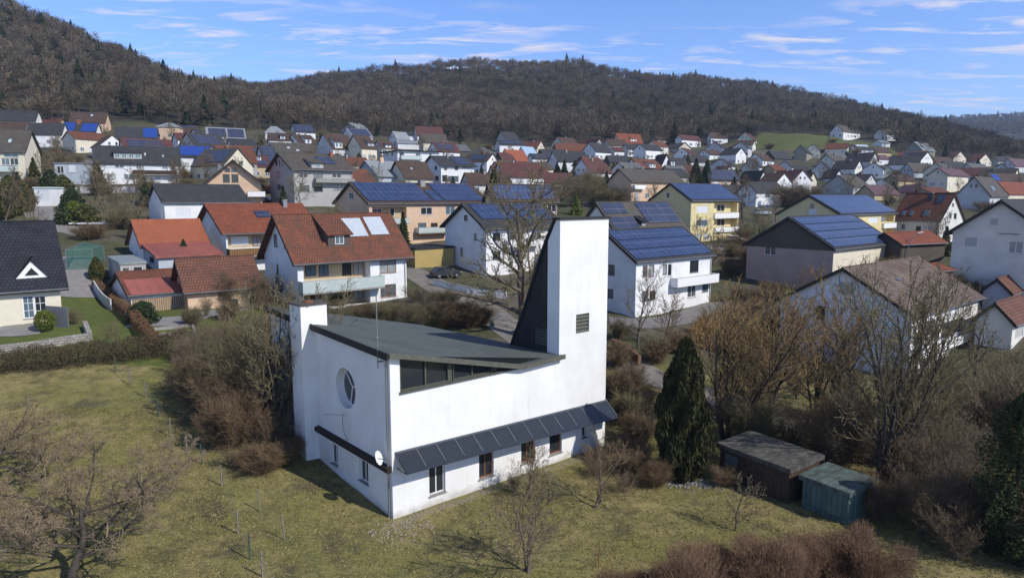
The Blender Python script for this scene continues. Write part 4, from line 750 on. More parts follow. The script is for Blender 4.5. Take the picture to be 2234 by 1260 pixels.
fh('little sharp white gable tip above the wide grey-brown roof', 1820, 388, 396, 1792, 1822, 372, roof='brown', k='R', th=22, auto=None, W=5)
fh('wide grey-brown roofed house with hipped grey gable and dark dormer', 1862, 407, 424, 1900, 1793, 383, wall='grey', roof='greybrown', th=45, auto=(3, 3))
fh('plain white box house with flat roof beside the dark round shrub', 1878, 381, 394, 1898, 1872, 379, typ='flat', roof='brown', th=30, auto=None)
fh('pale grey hipped house below the blue tarpaulin roof', 1882, 346, 358, 1905, 1862, 333, wall='palegrey', roof='slate', typ='hip', th=50)
fh('white house with purple-brown roof and dark window row', 1909, 347, 360, 1943, 1900, 338, roof='purple', th=25, auto=(4, 0))
fh('pale green arched gable with long dark roof to its left', 1948, 371, 385, 1955, 1914, 359, wall='green', roof='brown', th=64, auto=(1, 2), ov=.4)
fh('small white triangle gable in front of slate roofs, right', 1944, 403, 410, 1950, 1924, 390, roof='slate', th=64, auto=None, ov=.3)
fh('purple roofed long house right of the small white triangle gable', 1908, 424, 436, 1962, 1898, 405, roof='purple', wall='tan', th=25, auto=None)
fh('purple roof with small peach gable above the rust-red roof', 2001, 419, 430, 1962, 2022, 404, wall='peach', roof='purple', k='R', th=28, auto=None)
fh('grey-green gabled house with pale sheet roof at the forest edge', 2012, 327, 338, 2041, 1975, 310, wall='olive', roof='lightgrey', th=42, auto=(2, 2))
fh('white pointed gable with four dark windows and dark roof to the left', 2010, 348, 363, 1968, 2035, 332, roof='slate', k='R', th=32, auto=(2, 3))
fh('cream gable with dark balcony, brown roof to its left', 2081, 344, 356, 2056, 2108, 331, wall='cream', roof='brown', k='R', th=30, auto=(1, 2))
fh('cream gable with two windows and maroon roof near the right wood', 2135, 351, 362, 2108, 2166, 336, wall='cream', roof='maroon', k='R', th=30, auto=(1, 3))
fh('pale blue gable with one tall dark window, far right', 2203, 371, 385, 2212, 2163, 357, wall='shedblue', roof='brown', th=60, auto=(1, 1))
fh('purplish roofed house at the right edge above the pale blue gable', 2215, 362, 374, 2262, 2198, 346, roof='purple', wall='palegrey', th=35)
CC = house('grey gabled house with cream sunlit front and dark purple roof, far right', (2068, 381), yb=410, s=6.2, xs=2119, xg=2024, yr=367, wall='cream', roof='purple', near=False, th=42, auto=(3, 2), chim=[(.5, 1, .8, .7, METAL)])
DD = house('white gable with two narrow windows and greenish brown roof behind the big pale house', (2160, 426), yb=452, s=7.6, xs=2200, xg=2086, yr=387, wall='palegrey', roof='greybrown', near=False, th=45, auto=(3, 0), wins=[('g', 2117, 401, 2121, 409, 'd'), ('g', 2128, 401, 2133, 409, 'd')], pv=[(.35, .5, .3, .5, 'sky')])
fh('brown roofed house with dark solar square, right edge', 2172, 400, 415, 2238, 2160, 380, roof='brown', wall='tan', th=20, pv=[(.05, .25, .3, .9, 'bright')])
fh('black pointed roof behind the big pale gable at the right edge', 2170, 440, 452, 2215, 2140, 409, roof='black', wall='dark', th=55, auto=None)
fh('small red roofed house at the right edge beyond the black roof', 2200, 423, 434, 2260, 2190, 399, roof='red', wall='cream', th=30, auto=None)
fh('tan house with weathered roof and blue-white annex, right', 1994, 375, 386, 2040, 1980, 357, wall='shedblue', roof='greybrown', th=25)
fh('slate roofed house above the lilac triangle gable', 1690, 345, 356, 1728, 1676, 330, roof='slate', wall='dark', th=35, auto=None)
fh('rust roofed cottage below the lone grey gable, by the meadow', 1690, 372, 382, 1722, 1680, 360, roof='rust', wall='tan', th=30, auto=None)
fh('slate house left of the big white three-storey house', 1595, 428, 444, 1640, 1575, 405, roof='slate', wall='grey', th=30, auto=(3, 1))
fh('brown roof with red band right of the small cream hut', 1350, 310, 326, 1402, 1338, 292, roof='red', wall='offwhite', th=28, auto=(4, 2), dorm=[(.5, .75, .2, .8, 1.5, 'white')])
fh('white cube house with dark roof under the red banded roof', 1341, 330, 345, 1362, 1334, 322, roof='maroon', th=20, auto=(2, 1))
fh('white balcony house with slate roof beside the white cube', 1370, 325, 340, 1402, 1362, 315, roof='slate', th=20, auto=(4, 1))
fh('dark slate roof filling the gap right of the blue-grey gable', 1330, 352, 362, 1372, 1318, 340, roof='slate', wall='dark', th=20, auto=None)
fh('slate roof with small solar patch in the lower centre right', 1500, 352, 362, 1545, 1488, 340, roof='slate', wall='palegrey', th=20, auto=(3, 0))
fh('maroon roofed cottage hidden behind the twin dark firs', 1488, 374, 386, 1530, 1478, 361, roof='maroon', wall='dark', th=20, auto=None)
fh('low grey roofed house left of the pale grey hipped house', 1815, 345, 354, 1850, 1804, 334, roof='grey', wall='palegrey', th=22, auto=(3, 0))
fh('slate house with blue tarpaulin roof strip on the slope', 1868, 326, 336, 1905, 1856, 316, roof='slate', wall='palegrey', th=22, pv=[(.2, .9, .6, .95, 'white')])
fh('low brown cottage right of the blue tarpaulin roof', 1915, 332, 340, 1945, 1906, 322, roof='brown', wall='tan', th=22, auto=None)
fh('long brown roof between the white pointed and cream balcony gables', 2045, 356, 366, 2082, 2036, 343, roof='brown', wall='tan', th=20, auto=None)
fh('slate house with pale roof window, above the grey and cream house', 2070, 366, 374, 2112, 2056, 353, roof='slate', wall='shedblue', th=22, auto=None)
fh('grey roofed house with white car port beside the pale blue gable', 2125, 370, 380, 2160, 2112, 358, roof='grey', wall='palegrey', th=22, auto=(3, 0))
fh('slate roofed row end at the right edge near the forest', 2178, 352, 361, 2215, 2168, 342, roof='slate', wall='palegrey', th=22, auto=(3, 0))
fh('dark roof low behind the tall white gable', 1735, 372, 383, 1770, 1726, 361, roof='slate', wall='dark', th=22, auto=None)
fh('brown roof under the arched green gable, beside the road', 1960, 394, 404, 1996, 1950, 382, roof='brown', wall='tan', th=22, auto=None)
fh('rusty roof at the foot of the grey and cream house', 2030, 420, 432, 2070, 2018, 410, roof='rust', wall='tan', th=22, auto=None)
fh('grey garage roof behind the yellow solar houses', 1730, 428, 438, 1772, 1716, 417, roof='grey', wall='palegrey', th=22, auto=None, name='garage')
# ---------------------------------------------------------------- the many small roofs packed between the described houses
HC_ = [Vector((o.location.x, o.location.y, 0)) for o in sc.objects if o.type == 'EMPTY']
FK = [('white', 'brown'), ('white', 'slate'), ('cream', 'rust'), ('palegrey', 'slate'), ('offwhite', 'brown'), ('white', 'maroon'), ('offwhite', 'grey'), ('cream', 'greybrown')]
FN = {'white': 'white', 'cream': 'cream', 'palegrey': 'pale grey', 'offwhite': 'off-white'}; FR_ = {'brown': 'brown', 'slate': 'slate', 'rust': 'rust red', 'maroon': 'dark red', 'grey': 'grey', 'greybrown': 'weathered grey-brown'}
RF = random.Random(21); made = 0; tr = 0
while made < 52 and tr < 4000:
    tr += 1; x = RF.uniform(10, 2230) if RF.random() < .22 else RF.uniform(1050, 2230); y = RF.uniform(288, 425); g = ground_at(x, y)
    lim = float(np.interp(x, [0, 600, 1100, 1640, 1660, 1950, 2234], [270, 320, 400, 430, 395, 395, 395]))
    if g.y < 165 or g.y > lim: continue
    h = RF.uniform(2.6, 5.2); zc = proj(g)[2]; s = F/zc; c = Vector((g.x, g.y, 0))
    if min((c-q).length for q in HC_) < 14: continue
    wl, rf = RF.choice(FK+FK[:2]+FK[5:6]); k = 'R' if RF.random() < .35 else 'L'; Ls = RF.uniform(9, 14); Wd = RF.uniform(7.5, 10)
    H_ = house(f'small {FN[wl]} house with {FR_[rf]} roof packed among the far village roofs', (x, y-h*s), h=h, s=s, k=k, th=RF.choice((20, 38, 42, 60)), Lm=Ls, W=Wd, rise=Wd*RF.uniform(.3, .5), wall=wl, roof=rf, ov=.35, near=False, auto=(RF.choice((3, 4)), RF.choice((1, 2))), fix=False, group=f'far {FN[wl]} houses with {FR_[rf]} roofs', pv=[(.1, .8, .2, .85, 'dark')] if RF.random() < .18 else (), chim=[(RF.uniform(.3, .7), .9, .6, .8, RF.choice((BRICK, METAL, CONC)))] if RF.random() < .5 else ())
    HC_.append(Vector((H_['t'].location.x, H_['t'].location.y, 0))); made += 1
build_ground()
# ---------------------------------------------------------------- vegetation
def seg_mesh(name, A, B, ra, rb, n=3):
    A, B = np.asarray(A, float), np.asarray(B, float); ra, rb = np.asarray(ra, float), np.asarray(rb, float); d = B-A; ln = np.linalg.norm(d, axis=1, keepdims=True)+1e-9; d = d/ln
    up = np.where(np.abs(d[:, 2:3]) < .9, np.array([[0, 0, 1.]]), np.array([[1., 0, 0]])); a = np.cross(d, up); a /= np.linalg.norm(a, axis=1, keepdims=True)+1e-9; b = np.cross(d, a)
    V = []
    for P_, r in ((A, ra), (B, rb)):
        for j in range(n):
            c, s = math.cos(2*math.pi*j/n), math.sin(2*math.pi*j/n); V.append(P_+(a*c+b*s)*r[:, None])
    V = np.stack(V, 1).reshape(-1, 3); m = len(A); base = (np.arange(m)*2*n)[:, None]
    Q = np.concatenate([base+np.array([[j, (j+1) % n, n+(j+1) % n, n+j]]) for j in range(n)], 0)
    return np_mesh(name, V, Q)
class Tree:
    def __init__(s, seed, H=8, trunk=.3, r=.16, levels=4, spread=1.0, up=.15, wob=.22, kids=(7, 6, 5, 5), ratio=(.62, .5, .45, .4), rmin=.012, stems=1, ang=(55, 50, 45, 45), rk=.55, grav=0, fork=None):
        s.R = random.Random(seed); s.S = [[] for _ in range(levels+2)]; s.o = dict(levels=levels, up=up, wob=wob, kids=kids, ratio=ratio, rmin=rmin, ang=ang, rk=rk, grav=grav)
        for k in range(stems):
            d = Vector((s.R.uniform(-1, 1), s.R.uniform(-1, 1), 0))*(.05 if stems == 1 else .45*spread)+Vector((0, 0, 1)); st = Vector((0, 0, -.15)) if stems == 1 else Vector((s.R.uniform(-.25, .25), s.R.uniform(-.25, .25), -.15))
            s.grow(st, d.normalized(), H*s.R.uniform(.8, 1.0)*(1 if levels else 1), r*s.R.uniform(.7, 1) if stems > 1 else r, 0, trunk, spread)
    def grow(s, p, d, ln, r, lv, t0, spread):
        o, R_ = s.o, s.R; n = max(2, (9, 7, 5, 3, 2)[min(lv, 4)]); st = ln/n; pts = [p]; rs = [r]; ds = [d]
        for i in range(n):
            w_ = o['wob']*(1 if lv else .45); d = (d+Vector((R_.gauss(0, w_), R_.gauss(0, w_), R_.gauss(0, w_)*.6+o['up']*(1 if lv else .3)-o['grav']*(lv > 1)))).normalized()
            q = p+d*st; rr = max(r*(1-(i+1)/n*.72), o['rmin']); s.S[min(lv, len(s.S)-1)].append((p, q, rs[-1], rr)); p = q; pts.append(p); rs.append(rr); ds.append(d)
        if lv >= o['levels']: return
        nk = o['kids'][min(lv, len(o['kids'])-1)]
        for k in range(nk):
            t = t0+(1-t0)*(k+R_.random()*.8)/nk if lv == 0 else .18+.8*(k+R_.random()*.7)/nk
            i = min(int(t*n), n-1); f = t*n-i; q = pts[i].lerp(pts[i+1], f); dd = ds[i+1]; an = math.radians(o['ang'][min(lv, 3)]*R_.uniform(.7, 1.2))
            if lv == 0: an *= spread*(1.15-.45*t)
            ax = dd.orthogonal().normalized(); ax.rotate(__import__('mathutils').Quaternion(dd, k*2.4+R_.uniform(-.6, .6))); nd = dd.copy(); nd.rotate(__import__('mathutils').Quaternion(ax, an))
            s.grow(q, nd, ln*o['ratio'][min(lv, 3)]*R_.uniform(.7, 1.15)*(1.1-.45*(t-t0) if lv == 0 else 1-.35*t), max(rs[i]*o['rk'], o['rmin']), lv+1, 0, spread)
    def meshes(s, name, sp=1):
        f = lambda L_, n: seg_mesh(name, [tuple(x[0]) for x in L_], [tuple(x[1]) for x in L_], [x[2] for x in L_], [x[3] for x in L_], n)
        return f(sum(s.S[:sp+1], []), 6), f(sum(s.S[sp+1:], []), 3)
def quads(P_, size, rng, flat=0.0, ax=None, asp=1.0):
    n = len(P_); a = rng.normal(size=(n, 3)); a[:, 2] *= (1-flat)
    if ax is not None: a = a*.35+ax
    a /= np.linalg.norm(a, axis=1, keepdims=True)+1e-9; b = np.cross(a, rng.normal(size=(n, 3))); b /= np.linalg.norm(b, axis=1, keepdims=True)+1e-9
    s = (np.asarray(size)*np.ones(n)*rng.uniform(.6, 1.3, n))[:, None]
    V = np.stack([P_-a*s*asp, P_+b*s*.55, P_+a*s*asp, P_-b*s*.55], 1).reshape(-1, 3); Q = np.arange(n*4).reshape(-1, 4); return V, Q
def segs_to(A, B, ra, rb, n=3):
    return seg_mesh('t', A, B, ra, rb, n)
def bush(seed, h=2, r=1.2, stems=26, twigs=900, rt=.008, lv2=900, droop=.1, upb=1.0):
    g = np.random.default_rng(seed); n = stems; th = g.uniform(0, 2*np.pi, n); lean = g.uniform(.05, 1, n)**.7*r/h
    p = np.stack([np.cos(th)*g.uniform(0, .35, n)*r, np.sin(th)*g.uniform(0, .35, n)*r, np.full(n, -.1)], 1); hh = h*g.uniform(.65, 1.05, n); d = np.stack([np.cos(th)*lean, np.sin(th)*lean, np.ones(n)], 1); d /= np.linalg.norm(d, axis=1, keepdims=True)
    A, B, RA, RB = [], [], [], []; K = 6; pts = [p]
    for k in range(K):
        d = d+g.normal(0, .13, (n, 3)); d[:, 2] += .04-droop*.3*(k > 3); d /= np.linalg.norm(d, axis=1, keepdims=True); q = pts[-1]+d*(hh/K)[:, None]; A.append(pts[-1]); B.append(q); r0 = .012*h/2*(1-k/K*.8)+rt; RA.append(np.full(n, r0)); RB.append(np.full(n, .012*h/2*(1-(k+1)/K*.8)+rt)); pts.append(q)
    pts = np.stack(pts, 1)
    def tw(m, src, ln, rr):
        si = g.integers(0, src.shape[0], m); t = g.uniform(.15, .98, m)*(src.shape[1]-1); i = t.astype(int); f = (t-i)[:, None]; a = src[si, i]*(1-f)+src[si, i+1]*f
        d = (src[si, i+1]-src[si, i]); d /= np.linalg.norm(d, axis=1, keepdims=True)+1e-9; d = d*.6*upb+g.normal(0, .55, (m, 3)); d[:, 2] += .25; d /= np.linalg.norm(d, axis=1, keepdims=True)
        l = (ln*g.uniform(.4, 1.2, m))[:, None]; b = a+d*l*.5; d2 = d+g.normal(0, .25, (m, 3)); c = b+d2*l*.5; A.extend([a, b]); B.extend([b, c]); RA.extend([np.full(m, rr*1.3), np.full(m, rr)]); RB.extend([np.full(m, rr), np.full(m, rr*.7)]); return np.stack([a, b, c], 1)
    t1 = tw(twigs, pts, .32*h, rt*1.2); 
    if lv2: tw(lv2, t1, .16*h, rt)
    return seg_mesh('bush', np.concatenate(A), np.concatenate(B), np.concatenate(RA), np.concatenate(RB), 3)
def join(me_list):                                                  # [(V,Q)...] to one mesh
    V, Q, o = [], [], 0
    for v, q in me_list: V.append(v); Q.append(q+o); o += len(v)
    return np_mesh('leaves', np.concatenate(V), np.concatenate(Q))
BARK = mat('bark', (.16, .13, .10), .9, .6, 6, (.08, .065, .05)); BARKD = mat('bark_dark', (.075, .062, .05), .9, .5, 6, (.04, .035, .03)); 
TW = {'grey': mat('twig_grey', (0.224, 0.178, 0.113), .9, .4, 1.5, (0.157, 0.119, 0.077)), 'brown': mat('twig_brown', (0.218, 0.157, 0.090), .9, .4, 1.5, (0.134, 0.092, 0.054)), 'willow': mat('twig_willow', (0.291, 0.200, 0.090), .9, .5, .8, (0.190, 0.130, 0.063)), 'orange': mat('twig_orange', (0.358, 0.205, 0.068), .9, .5, .8, (0.224, 0.140, 0.059)), 'olive': mat('twig_olive', (0.224, 0.189, 0.104), .9, .4, 1.5, (0.146, 0.119, 0.063)), 'purple': mat('twig_purple', (0.202, 0.151, 0.090), .9, .4, 1.5, (0.112, 0.086, 0.063)), 'apple': mat('twig_apple', (0.286, 0.221, 0.140), .9, .4, 1.5, (0.190, 0.146, 0.095)), 'russet': mat('twig_russet', (0.224, 0.135, 0.081), .9, .4, 1.5, (0.146, 0.092, 0.059))}
def leafm(name, c, c2): 
    m = mat('leaf_'+name, c, .7, 1, 1.2, c2, spec=.2); return m
LF = {'conifer': leafm('conifer', (.030, .045, .018), (.055, .065, .025)), 'cypress': leafm('cypress', (.022, .028, .010), (.055, .050, .018)), 'thuja': leafm('thuja', (.045, .06, .018), (.10, .095, .03)), 'box': leafm('box', (.09, .13, .025), (.14, .15, .03)), 'ivy': leafm('ivy', (.022, .034, .012), (.055, .07, .025)), 'dry': leafm('dry', (.21, .115, .06), (.13, .07, .04)), 'brownhedge': leafm('brownhedge', (.135, .10, .062), (.085, .068, .04)), 'hedgedark': leafm('hedgedark', (.085, .066, .042), (.055, .05, .028)), 'russet': leafm('russet', (.20, .115, .065), (.12, .072, .045)), 'darkgreen': leafm('darkgreen', (.025, .045, .02), (.05, .065, .03))}
def put(root_name, label, cat, parts, x, y, z, rot=0, sc_=1, group=None, cache={}):
    o = empty(root_name, (x, y, z), label, cat, group); o.rotation_euler[2] = rot; o.scale = (sc_,)*3 if not isinstance(sc_, tuple) else sc_
    for nm, me, m in parts:
        if me.materials and me.materials[0] is not m: me = me.copy(); me.materials.clear()
        if not me.materials: me.materials.append(m)
        c = bpy.data.objects.new(nm, me); ROOTC.objects.link(c); c.parent = o
    return o
PR = {}
def proto(key):
    if key in PR: return PR[key]
    k, sd = key.split('_'); sd = int(sd)
    if k == 'apple': T = Tree(sd, H=2.9, trunk=.36, r=.15, levels=4, spread=1.35, up=.10, wob=.24, kids=(9, 10, 10, 12), ratio=(1.5, .48, .42, .5), ang=(66, 52, 50, 50), rmin=.006, rk=.62)
    elif k == 'ash': T = Tree(sd, H=11, trunk=.18, r=.22, levels=4, spread=.95, up=.17, wob=.17, kids=(11, 8, 6, 4), ratio=(.55, .46, .42, .4), rmin=.014, rk=.5, ang=(52, 45, 42, 42))
    elif k == 'oak': T = Tree(sd, H=11.5, trunk=.12, r=.40, levels=4, spread=1.2, up=.11, wob=.19, kids=(16, 9, 7, 5), ratio=(.62, .45, .42, .4), rmin=.016, rk=.5, ang=(60, 48, 45, 45))
    elif k == 'multi': T = Tree(sd, H=7, trunk=.12, r=.11, levels=3, spread=1.1, up=.12, wob=.16, kids=(10, 8, 6), ratio=(.48, .45, .42), rmin=.011, stems=7, rk=.5, ang=(38, 42, 45, 45))
    elif k == 'small': T = Tree(sd, H=3.0, trunk=.2, r=.055, levels=3, spread=1.1, up=.1, wob=.2, kids=(10, 7, 5), ratio=(.55, .5, .45), rmin=.007, stems=3 if sd % 2 else 1, rk=.5)
    elif k == 'thicket': T = Tree(sd, H=3.6, trunk=.08, r=.045, levels=3, spread=1.25, up=.10, wob=.2, kids=(10, 7, 5), ratio=(.5, .48, .45), rmin=.0058, stems=10, rk=.5, ang=(42, 48, 50, 50))
    elif k == 'mid': T = Tree(sd, H=7, trunk=.22, r=.15, levels=3, spread=1.1, up=.12, wob=.2, kids=(11, 8, 6), ratio=(.6, .5, .45), rmin=.024, rk=.5)
    PR[key] = T.meshes(key, 1 if k not in ('mid', 'small') else 0); return PR[key]
def G(px, py): return ground_at(px, py)
def tree(label, kind, sd, px, py, H=None, twig='grey', bark=BARK, rot=None, group=None, name='bare_tree', cat='tree', at_=None, wide=1.0):
    base = {'apple': 5.2, 'ash': 12.5, 'oak': 13, 'multi': 7.8, 'small': 3.4, 'mid': 8}[kind]; a, b = proto(f'{kind}_{sd}'); g = at_ or G(px, py); s = (H or base)/base
    return put(name, label, cat, [('trunk', a, bark), ('crown', b, TW[twig])], g.x, g.y, g.z, R.uniform(0, 6.28) if rot is None else rot, (s*wide, s*wide, s), group)
BR = {}
def shrub(label, px, py, H, r=None, twig='grey', sd=0, at_=None, group=None, dense=1.0, leaf=None, name='bare_shrub', cat='shrub'):
    sd = sd % 5; key = (sd, dense > 1.3)
    if key not in BR: BR[key] = bush(100+sd, 2, 1.2, 40, 3600 if key[1] else 1300, .0038 if key[1] else .008, 6500 if key[1] else 1500)
    g = at_ or G(px, py); r = r or H*.6; s = (r/1.2, r/1.2, H/2.15)
    parts = [('branches', BR[key], TW[twig])]
    if dense > 1.3 and not leaf and (sd+int(px)) % 3:
        a, b = proto('thicket_%d' % (1+(int(px*7)+sd) % 4)); q_ = H/4.0; s = (max(r/2.0, q_*.75), max(r/2.0, q_*.75), q_); parts = [('branches', a, BARK), ('twigs', b, TW[twig])]
    if leaf:
        lk = (leaf, sd)
        if lk not in BR:
            rg = np.random.default_rng(sd+50); n = 2600; th = rg.uniform(0, 6.283, n); rr = rg.uniform(.2, 1, n)**.5*1.15; z = rg.uniform(.1, 1.9, n); rr *= np.sqrt(np.clip(1-((z-.9)/1.15)**2, .02, 1))*(.8+.25*np.sin(th*3+z*4)); BR[lk] = join([quads(np.stack([np.cos(th)*rr, np.sin(th)*rr, z], 1), .04, rg)])
        parts.append(('leaves', BR[lk], LF[leaf]))
    return put(name, label, cat, parts, g.x, g.y, g.z, R.uniform(0, 6.28), s, group)
def leafcloud(seed, n, shape, size, asp=1.0, ax=None, lump=.25):
    rg = np.random.default_rng(seed); th = rg.uniform(0, 6.283, n); z = rg.uniform(0, 1, n)
    prof = {'cone': lambda z: (1-z)**.9, 'col': lambda z: np.clip(np.sin(np.pi*np.clip(z*.93+.07, 0, 1))**.45*(1-z*.55), 0, 1), 'ball': lambda z: np.sqrt(np.clip(1-(2*z-1)**2, 0, 1)), 'dome': lambda z: np.clip(1-z**2.6, 0, 1)**.6, 'box': lambda z: np.ones_like(z)}[shape](z)
    lum = 1+lump*(np.sin(th*3+z*9+seed)*.5+np.sin(th*7-z*17)*.5)
    rr = prof*(1-rg.random(n)**2.2*.55)*lum; P_ = np.stack([np.cos(th)*rr, np.sin(th)*rr, z], 1)
    return P_, rg
def evergreen(label, px, py, H, r, shape='cone', leaf='conifer', n=4000, size=.06, asp=1.4, sd=0, at_=None, group=None, name='conifer_tree', cat='tree', droop=False, cache={}, lump=.25):
    key = (shape, n, sd, round(size/H, 3), droop, round(H/r, 1), lump)
    if key not in cache:
        P_, rg = leafcloud(sd+11, n, shape, size, lump=lump); P_ = P_*np.array([r, r, H])
        if shape == 'cone' and not droop:
            k = np.floor(P_[:, 2]/H*13); ph = P_[:, 2]/H*13-k; P_[:, :2] *= (1.15-.5*ph)[:, None]
        ax = None
        if droop: ax = np.tile(np.array([[0, 0, 1.]]), (len(P_), 1))
        elif shape == 'cone': ax = np.stack([P_[:, 0]/r, P_[:, 1]/r, np.full(len(P_), -.4)], 1)*1.2
        cache[key] = (join([quads(P_, size, rg, asp=asp, ax=ax)]), (H, r))
    me, (H0, r0) = cache[key]; g = at_ or G(px, py); tk = MBtrunk(H)
    return put(name, label, cat, [('trunk', tk, BARKD), ('foliage', me, LF[leaf])], g.x, g.y, g.z, R.uniform(0, 6.28) if shape != 'box' else 0, (r/r0, r/r0, H/H0), group)
TKM = {}
def MBtrunk(H):
    k = round(H)
    if k not in TKM: TKM[k] = seg_mesh('trunk', [(0, 0, -.3), (0, 0, H*.4)], [(0, 0, H*.4), (0, 0, H*.85)], [.03*H+.02, .018*H+.01], [.018*H+.01, .008*H], 6)
    return TKM[k]
def hedge(label, pts, h, w_, leaf='brownhedge', twig='brown', dens=260, size=.05, name='hedge', bare=.5, seed=1):
    rg = np.random.default_rng(seed); P_ = [G(*p) if len(p) == 2 else Vector(p) for p in pts]; VV = []; SA = []; SB = []
    for a, b in zip(P_[:-1], P_[1:]):
        L_ = (b-a).length; n = int(L_*w_*h*dens); t = rg.random(n); d = (b-a).normalized(); nx = Vector((-d.y, d.x, 0)).normalized()
        u = rg.uniform(-1, 1, n); u = np.sign(u)*np.abs(u)**.6; z = rg.random(n)**.7*(1-.25*np.abs(u)**3)*(1+.08*np.sin(t*L_*2.1)+.05*np.sin(t*L_*5.3))
        X = a.x+(b.x-a.x)*t+nx.x*u*w_/2; Y = a.y+(b.y-a.y)*t+nx.y*u*w_/2; Z = gz(X, Y)+z*h; C = np.stack([X, Y, Z], 1); VV.append(C)
        m = int(n*bare); C2 = C[:m]; SA.append(C2); SB.append(C2+rg.normal(0, 1, (m, 3))*np.array([.09, .09, .05])+np.array([0, 0, .13]))
    C = np.concatenate(VV); me = join([quads(C, size, rg)]); A = np.concatenate(SA); B = np.concatenate(SB); o0 = P_[0]
    tm = seg_mesh('twigs', A, B, np.full(len(A), .009), np.full(len(A), .004), 3)
    for m_ in (me, tm): m_.transform(__import__('mathutils').Matrix.Translation(-o0))
    return put(name, label, 'hedge', [('leaves', me, LF[leaf]), ('twigs', tm, TW[twig])], o0.x, o0.y, o0.z)
# ---------------------------------------------------------------- trees and shrubs near the church
tree('gnarled apple tree with wide crown filling the bottom left corner', 'apple', 1, 160, 1285, 5.9, 'apple', BARKD, rot=.4, name='apple_tree', wide=1.38)
tree('apple tree at the left edge with dark trunk, cut by the frame', 'apple', 2, -15, 1070, 5.6, 'apple', BARKD, rot=2, name='apple_tree', wide=1.2)
tree('tall multi-stemmed bare tree growing against the left side of the church', 'multi', 3, 600, 962, 9.3, 'olive', BARK, rot=1)
for i, (x, y, h, tw) in enumerate([(470, 870, 4.6, 'olive'), (430, 905, 3.6, 'brown'), (520, 915, 5.0, 'olive'), (560, 955, 4.4, 'brown'), (500, 975, 3.4, 'brown'), (445, 840, 4.6, 'grey'), (560, 880, 6.0, 'olive'), (530, 838, 5.6, 'grey'), (590, 990, 2.8, 'brown'), (425, 870, 3.4, 'purple'), (480, 930, 4.0, 'brown')]):
    shrub('tall bare shrub in the thicket left of the church', x, y, h, h*.48, tw, i, group='thicket left of the church', dense=1.5)
shrub('low bush with rust red dry leaves at the near end of the thicket', 575, 1030, 1.6, 1.3, 'brown', 1, leaf='dry', dense=1.5)
shrub('reddish dry leaved bush beside the church foundation, deeper in shade', 625, 1010, 1.5, 1.1, 'brown', 2, leaf='dry', dense=1.5)
shrub('small reddish bush at the fence, left of the rust red one', 515, 1020, 1.3, 1.0, 'purple', 3, dense=1.5)
tree('many-stemmed bare shrub tree in the meadow in front of the church corner', 'small', 1, 1143, 1245, 4.6, 'grey', name='shrub_tree', wide=1.05)
tree('slim bare shrub in front of the middle basement window', 'small', 3, 1150, 1085, 3.0, 'brown', name='bare_shrub', cat='shrub')
shrub('small dark bush against the church base between two windows', 1122, 1075, 1.1, .6, 'purple', 4, dense=1.5)
tree('small bare fruit tree in front of the tower foot', 'small', 5, 1303, 1105, 3.6, 'brown', wide=1.15, name='fruit_tree')
tree('small vase-shaped fruit tree in the meadow before the wooden shed', 'small', 2, 1602, 1160, 3.3, 'grey', name='fruit_tree')
for i, (x, y, h, tw, lf) in enumerate([(1385, 1030, 1.9, 'brown', 'dry'), (1425, 1060, 1.5, 'brown', 'dry'), (1340, 1015, 2.0, 'brown', None), (1360, 1075, 1.2, 'purple', None), (1300, 1040, 1.4, 'brown', None)]):
    shrub(['leafy brown bush right behind the fruit tree', 'low brown bush between fruit tree and dark cypress', 'twiggy bush touching the tower wall', 'small purplish bush in front of the brown ones', 'bare bush at the tower foot below the awning'][i], x, y, h, h*.62, tw, i, leaf=lf, dense=1.5)
cy = G(1487, 1040)
evergreen('dark weeping cypress with drooping branches right of the tower', 1487, 1040, 8.0, 1.7, 'col', 'cypress', 26000, .075, 2.6, name='cypress_tree', droop=True, lump=.35)
tree('orange-twigged willow rising behind the cypress, left one', 'multi', 5, 1585, 955, 9.6, 'willow', BARKD, name='willow_tree', wide=1.15)
tree('orange-twigged willow in the middle of the row before the mottled roof', 'multi', 3, 1675, 935, 9.2, 'willow', BARKD, name='willow_tree', wide=1.25)
tree('ochre bare tree at the right end of the willow row', 'multi', 7, 1785, 915, 8.4, 'willow', BARKD, name='willow_tree', wide=1.1)
tree('large bare tree with many ascending limbs standing right behind the teal shed', 'multi', 7, 1925, 1065, 12.0, 'olive', BARKD, wide=.85)
tree('tall slim bare tree further right with crown over the mottled roof', 'ash', 9, 2035, 960, 11.5, 'grey', BARKD)
tree('big old bare tree with broad crown behind the church tower', 'oak', 4, 1140, 735, 16.8, 'olive', BARK, rot=1.2, wide=1.0)
tree('bare tree with pale branches before the blue solar roof house, right of the tower', 'ash', 6, 1392, 760, 8.0, 'brown', BARK)
tree('smaller bare tree right of the tower, nearer the white balcony', 'mid', 3, 1450, 755, 5.6, 'brown', BARK)
tree('tall bare tree veiling the white gable, between willows and mottled roof', 'ash', 6, 1850, 905, 10.0, 'willow', BARKD, wide=1.1)
tree('bare tree in front of the right corner of the mottled roof house', 'ash', 9, 2120, 900, 9.0, 'olive', BARK, wide=1.1)
tree('tangled bare tree between track and pink house', 'mid', 5, 1750, 700, 6.0, 'brown', BARK)
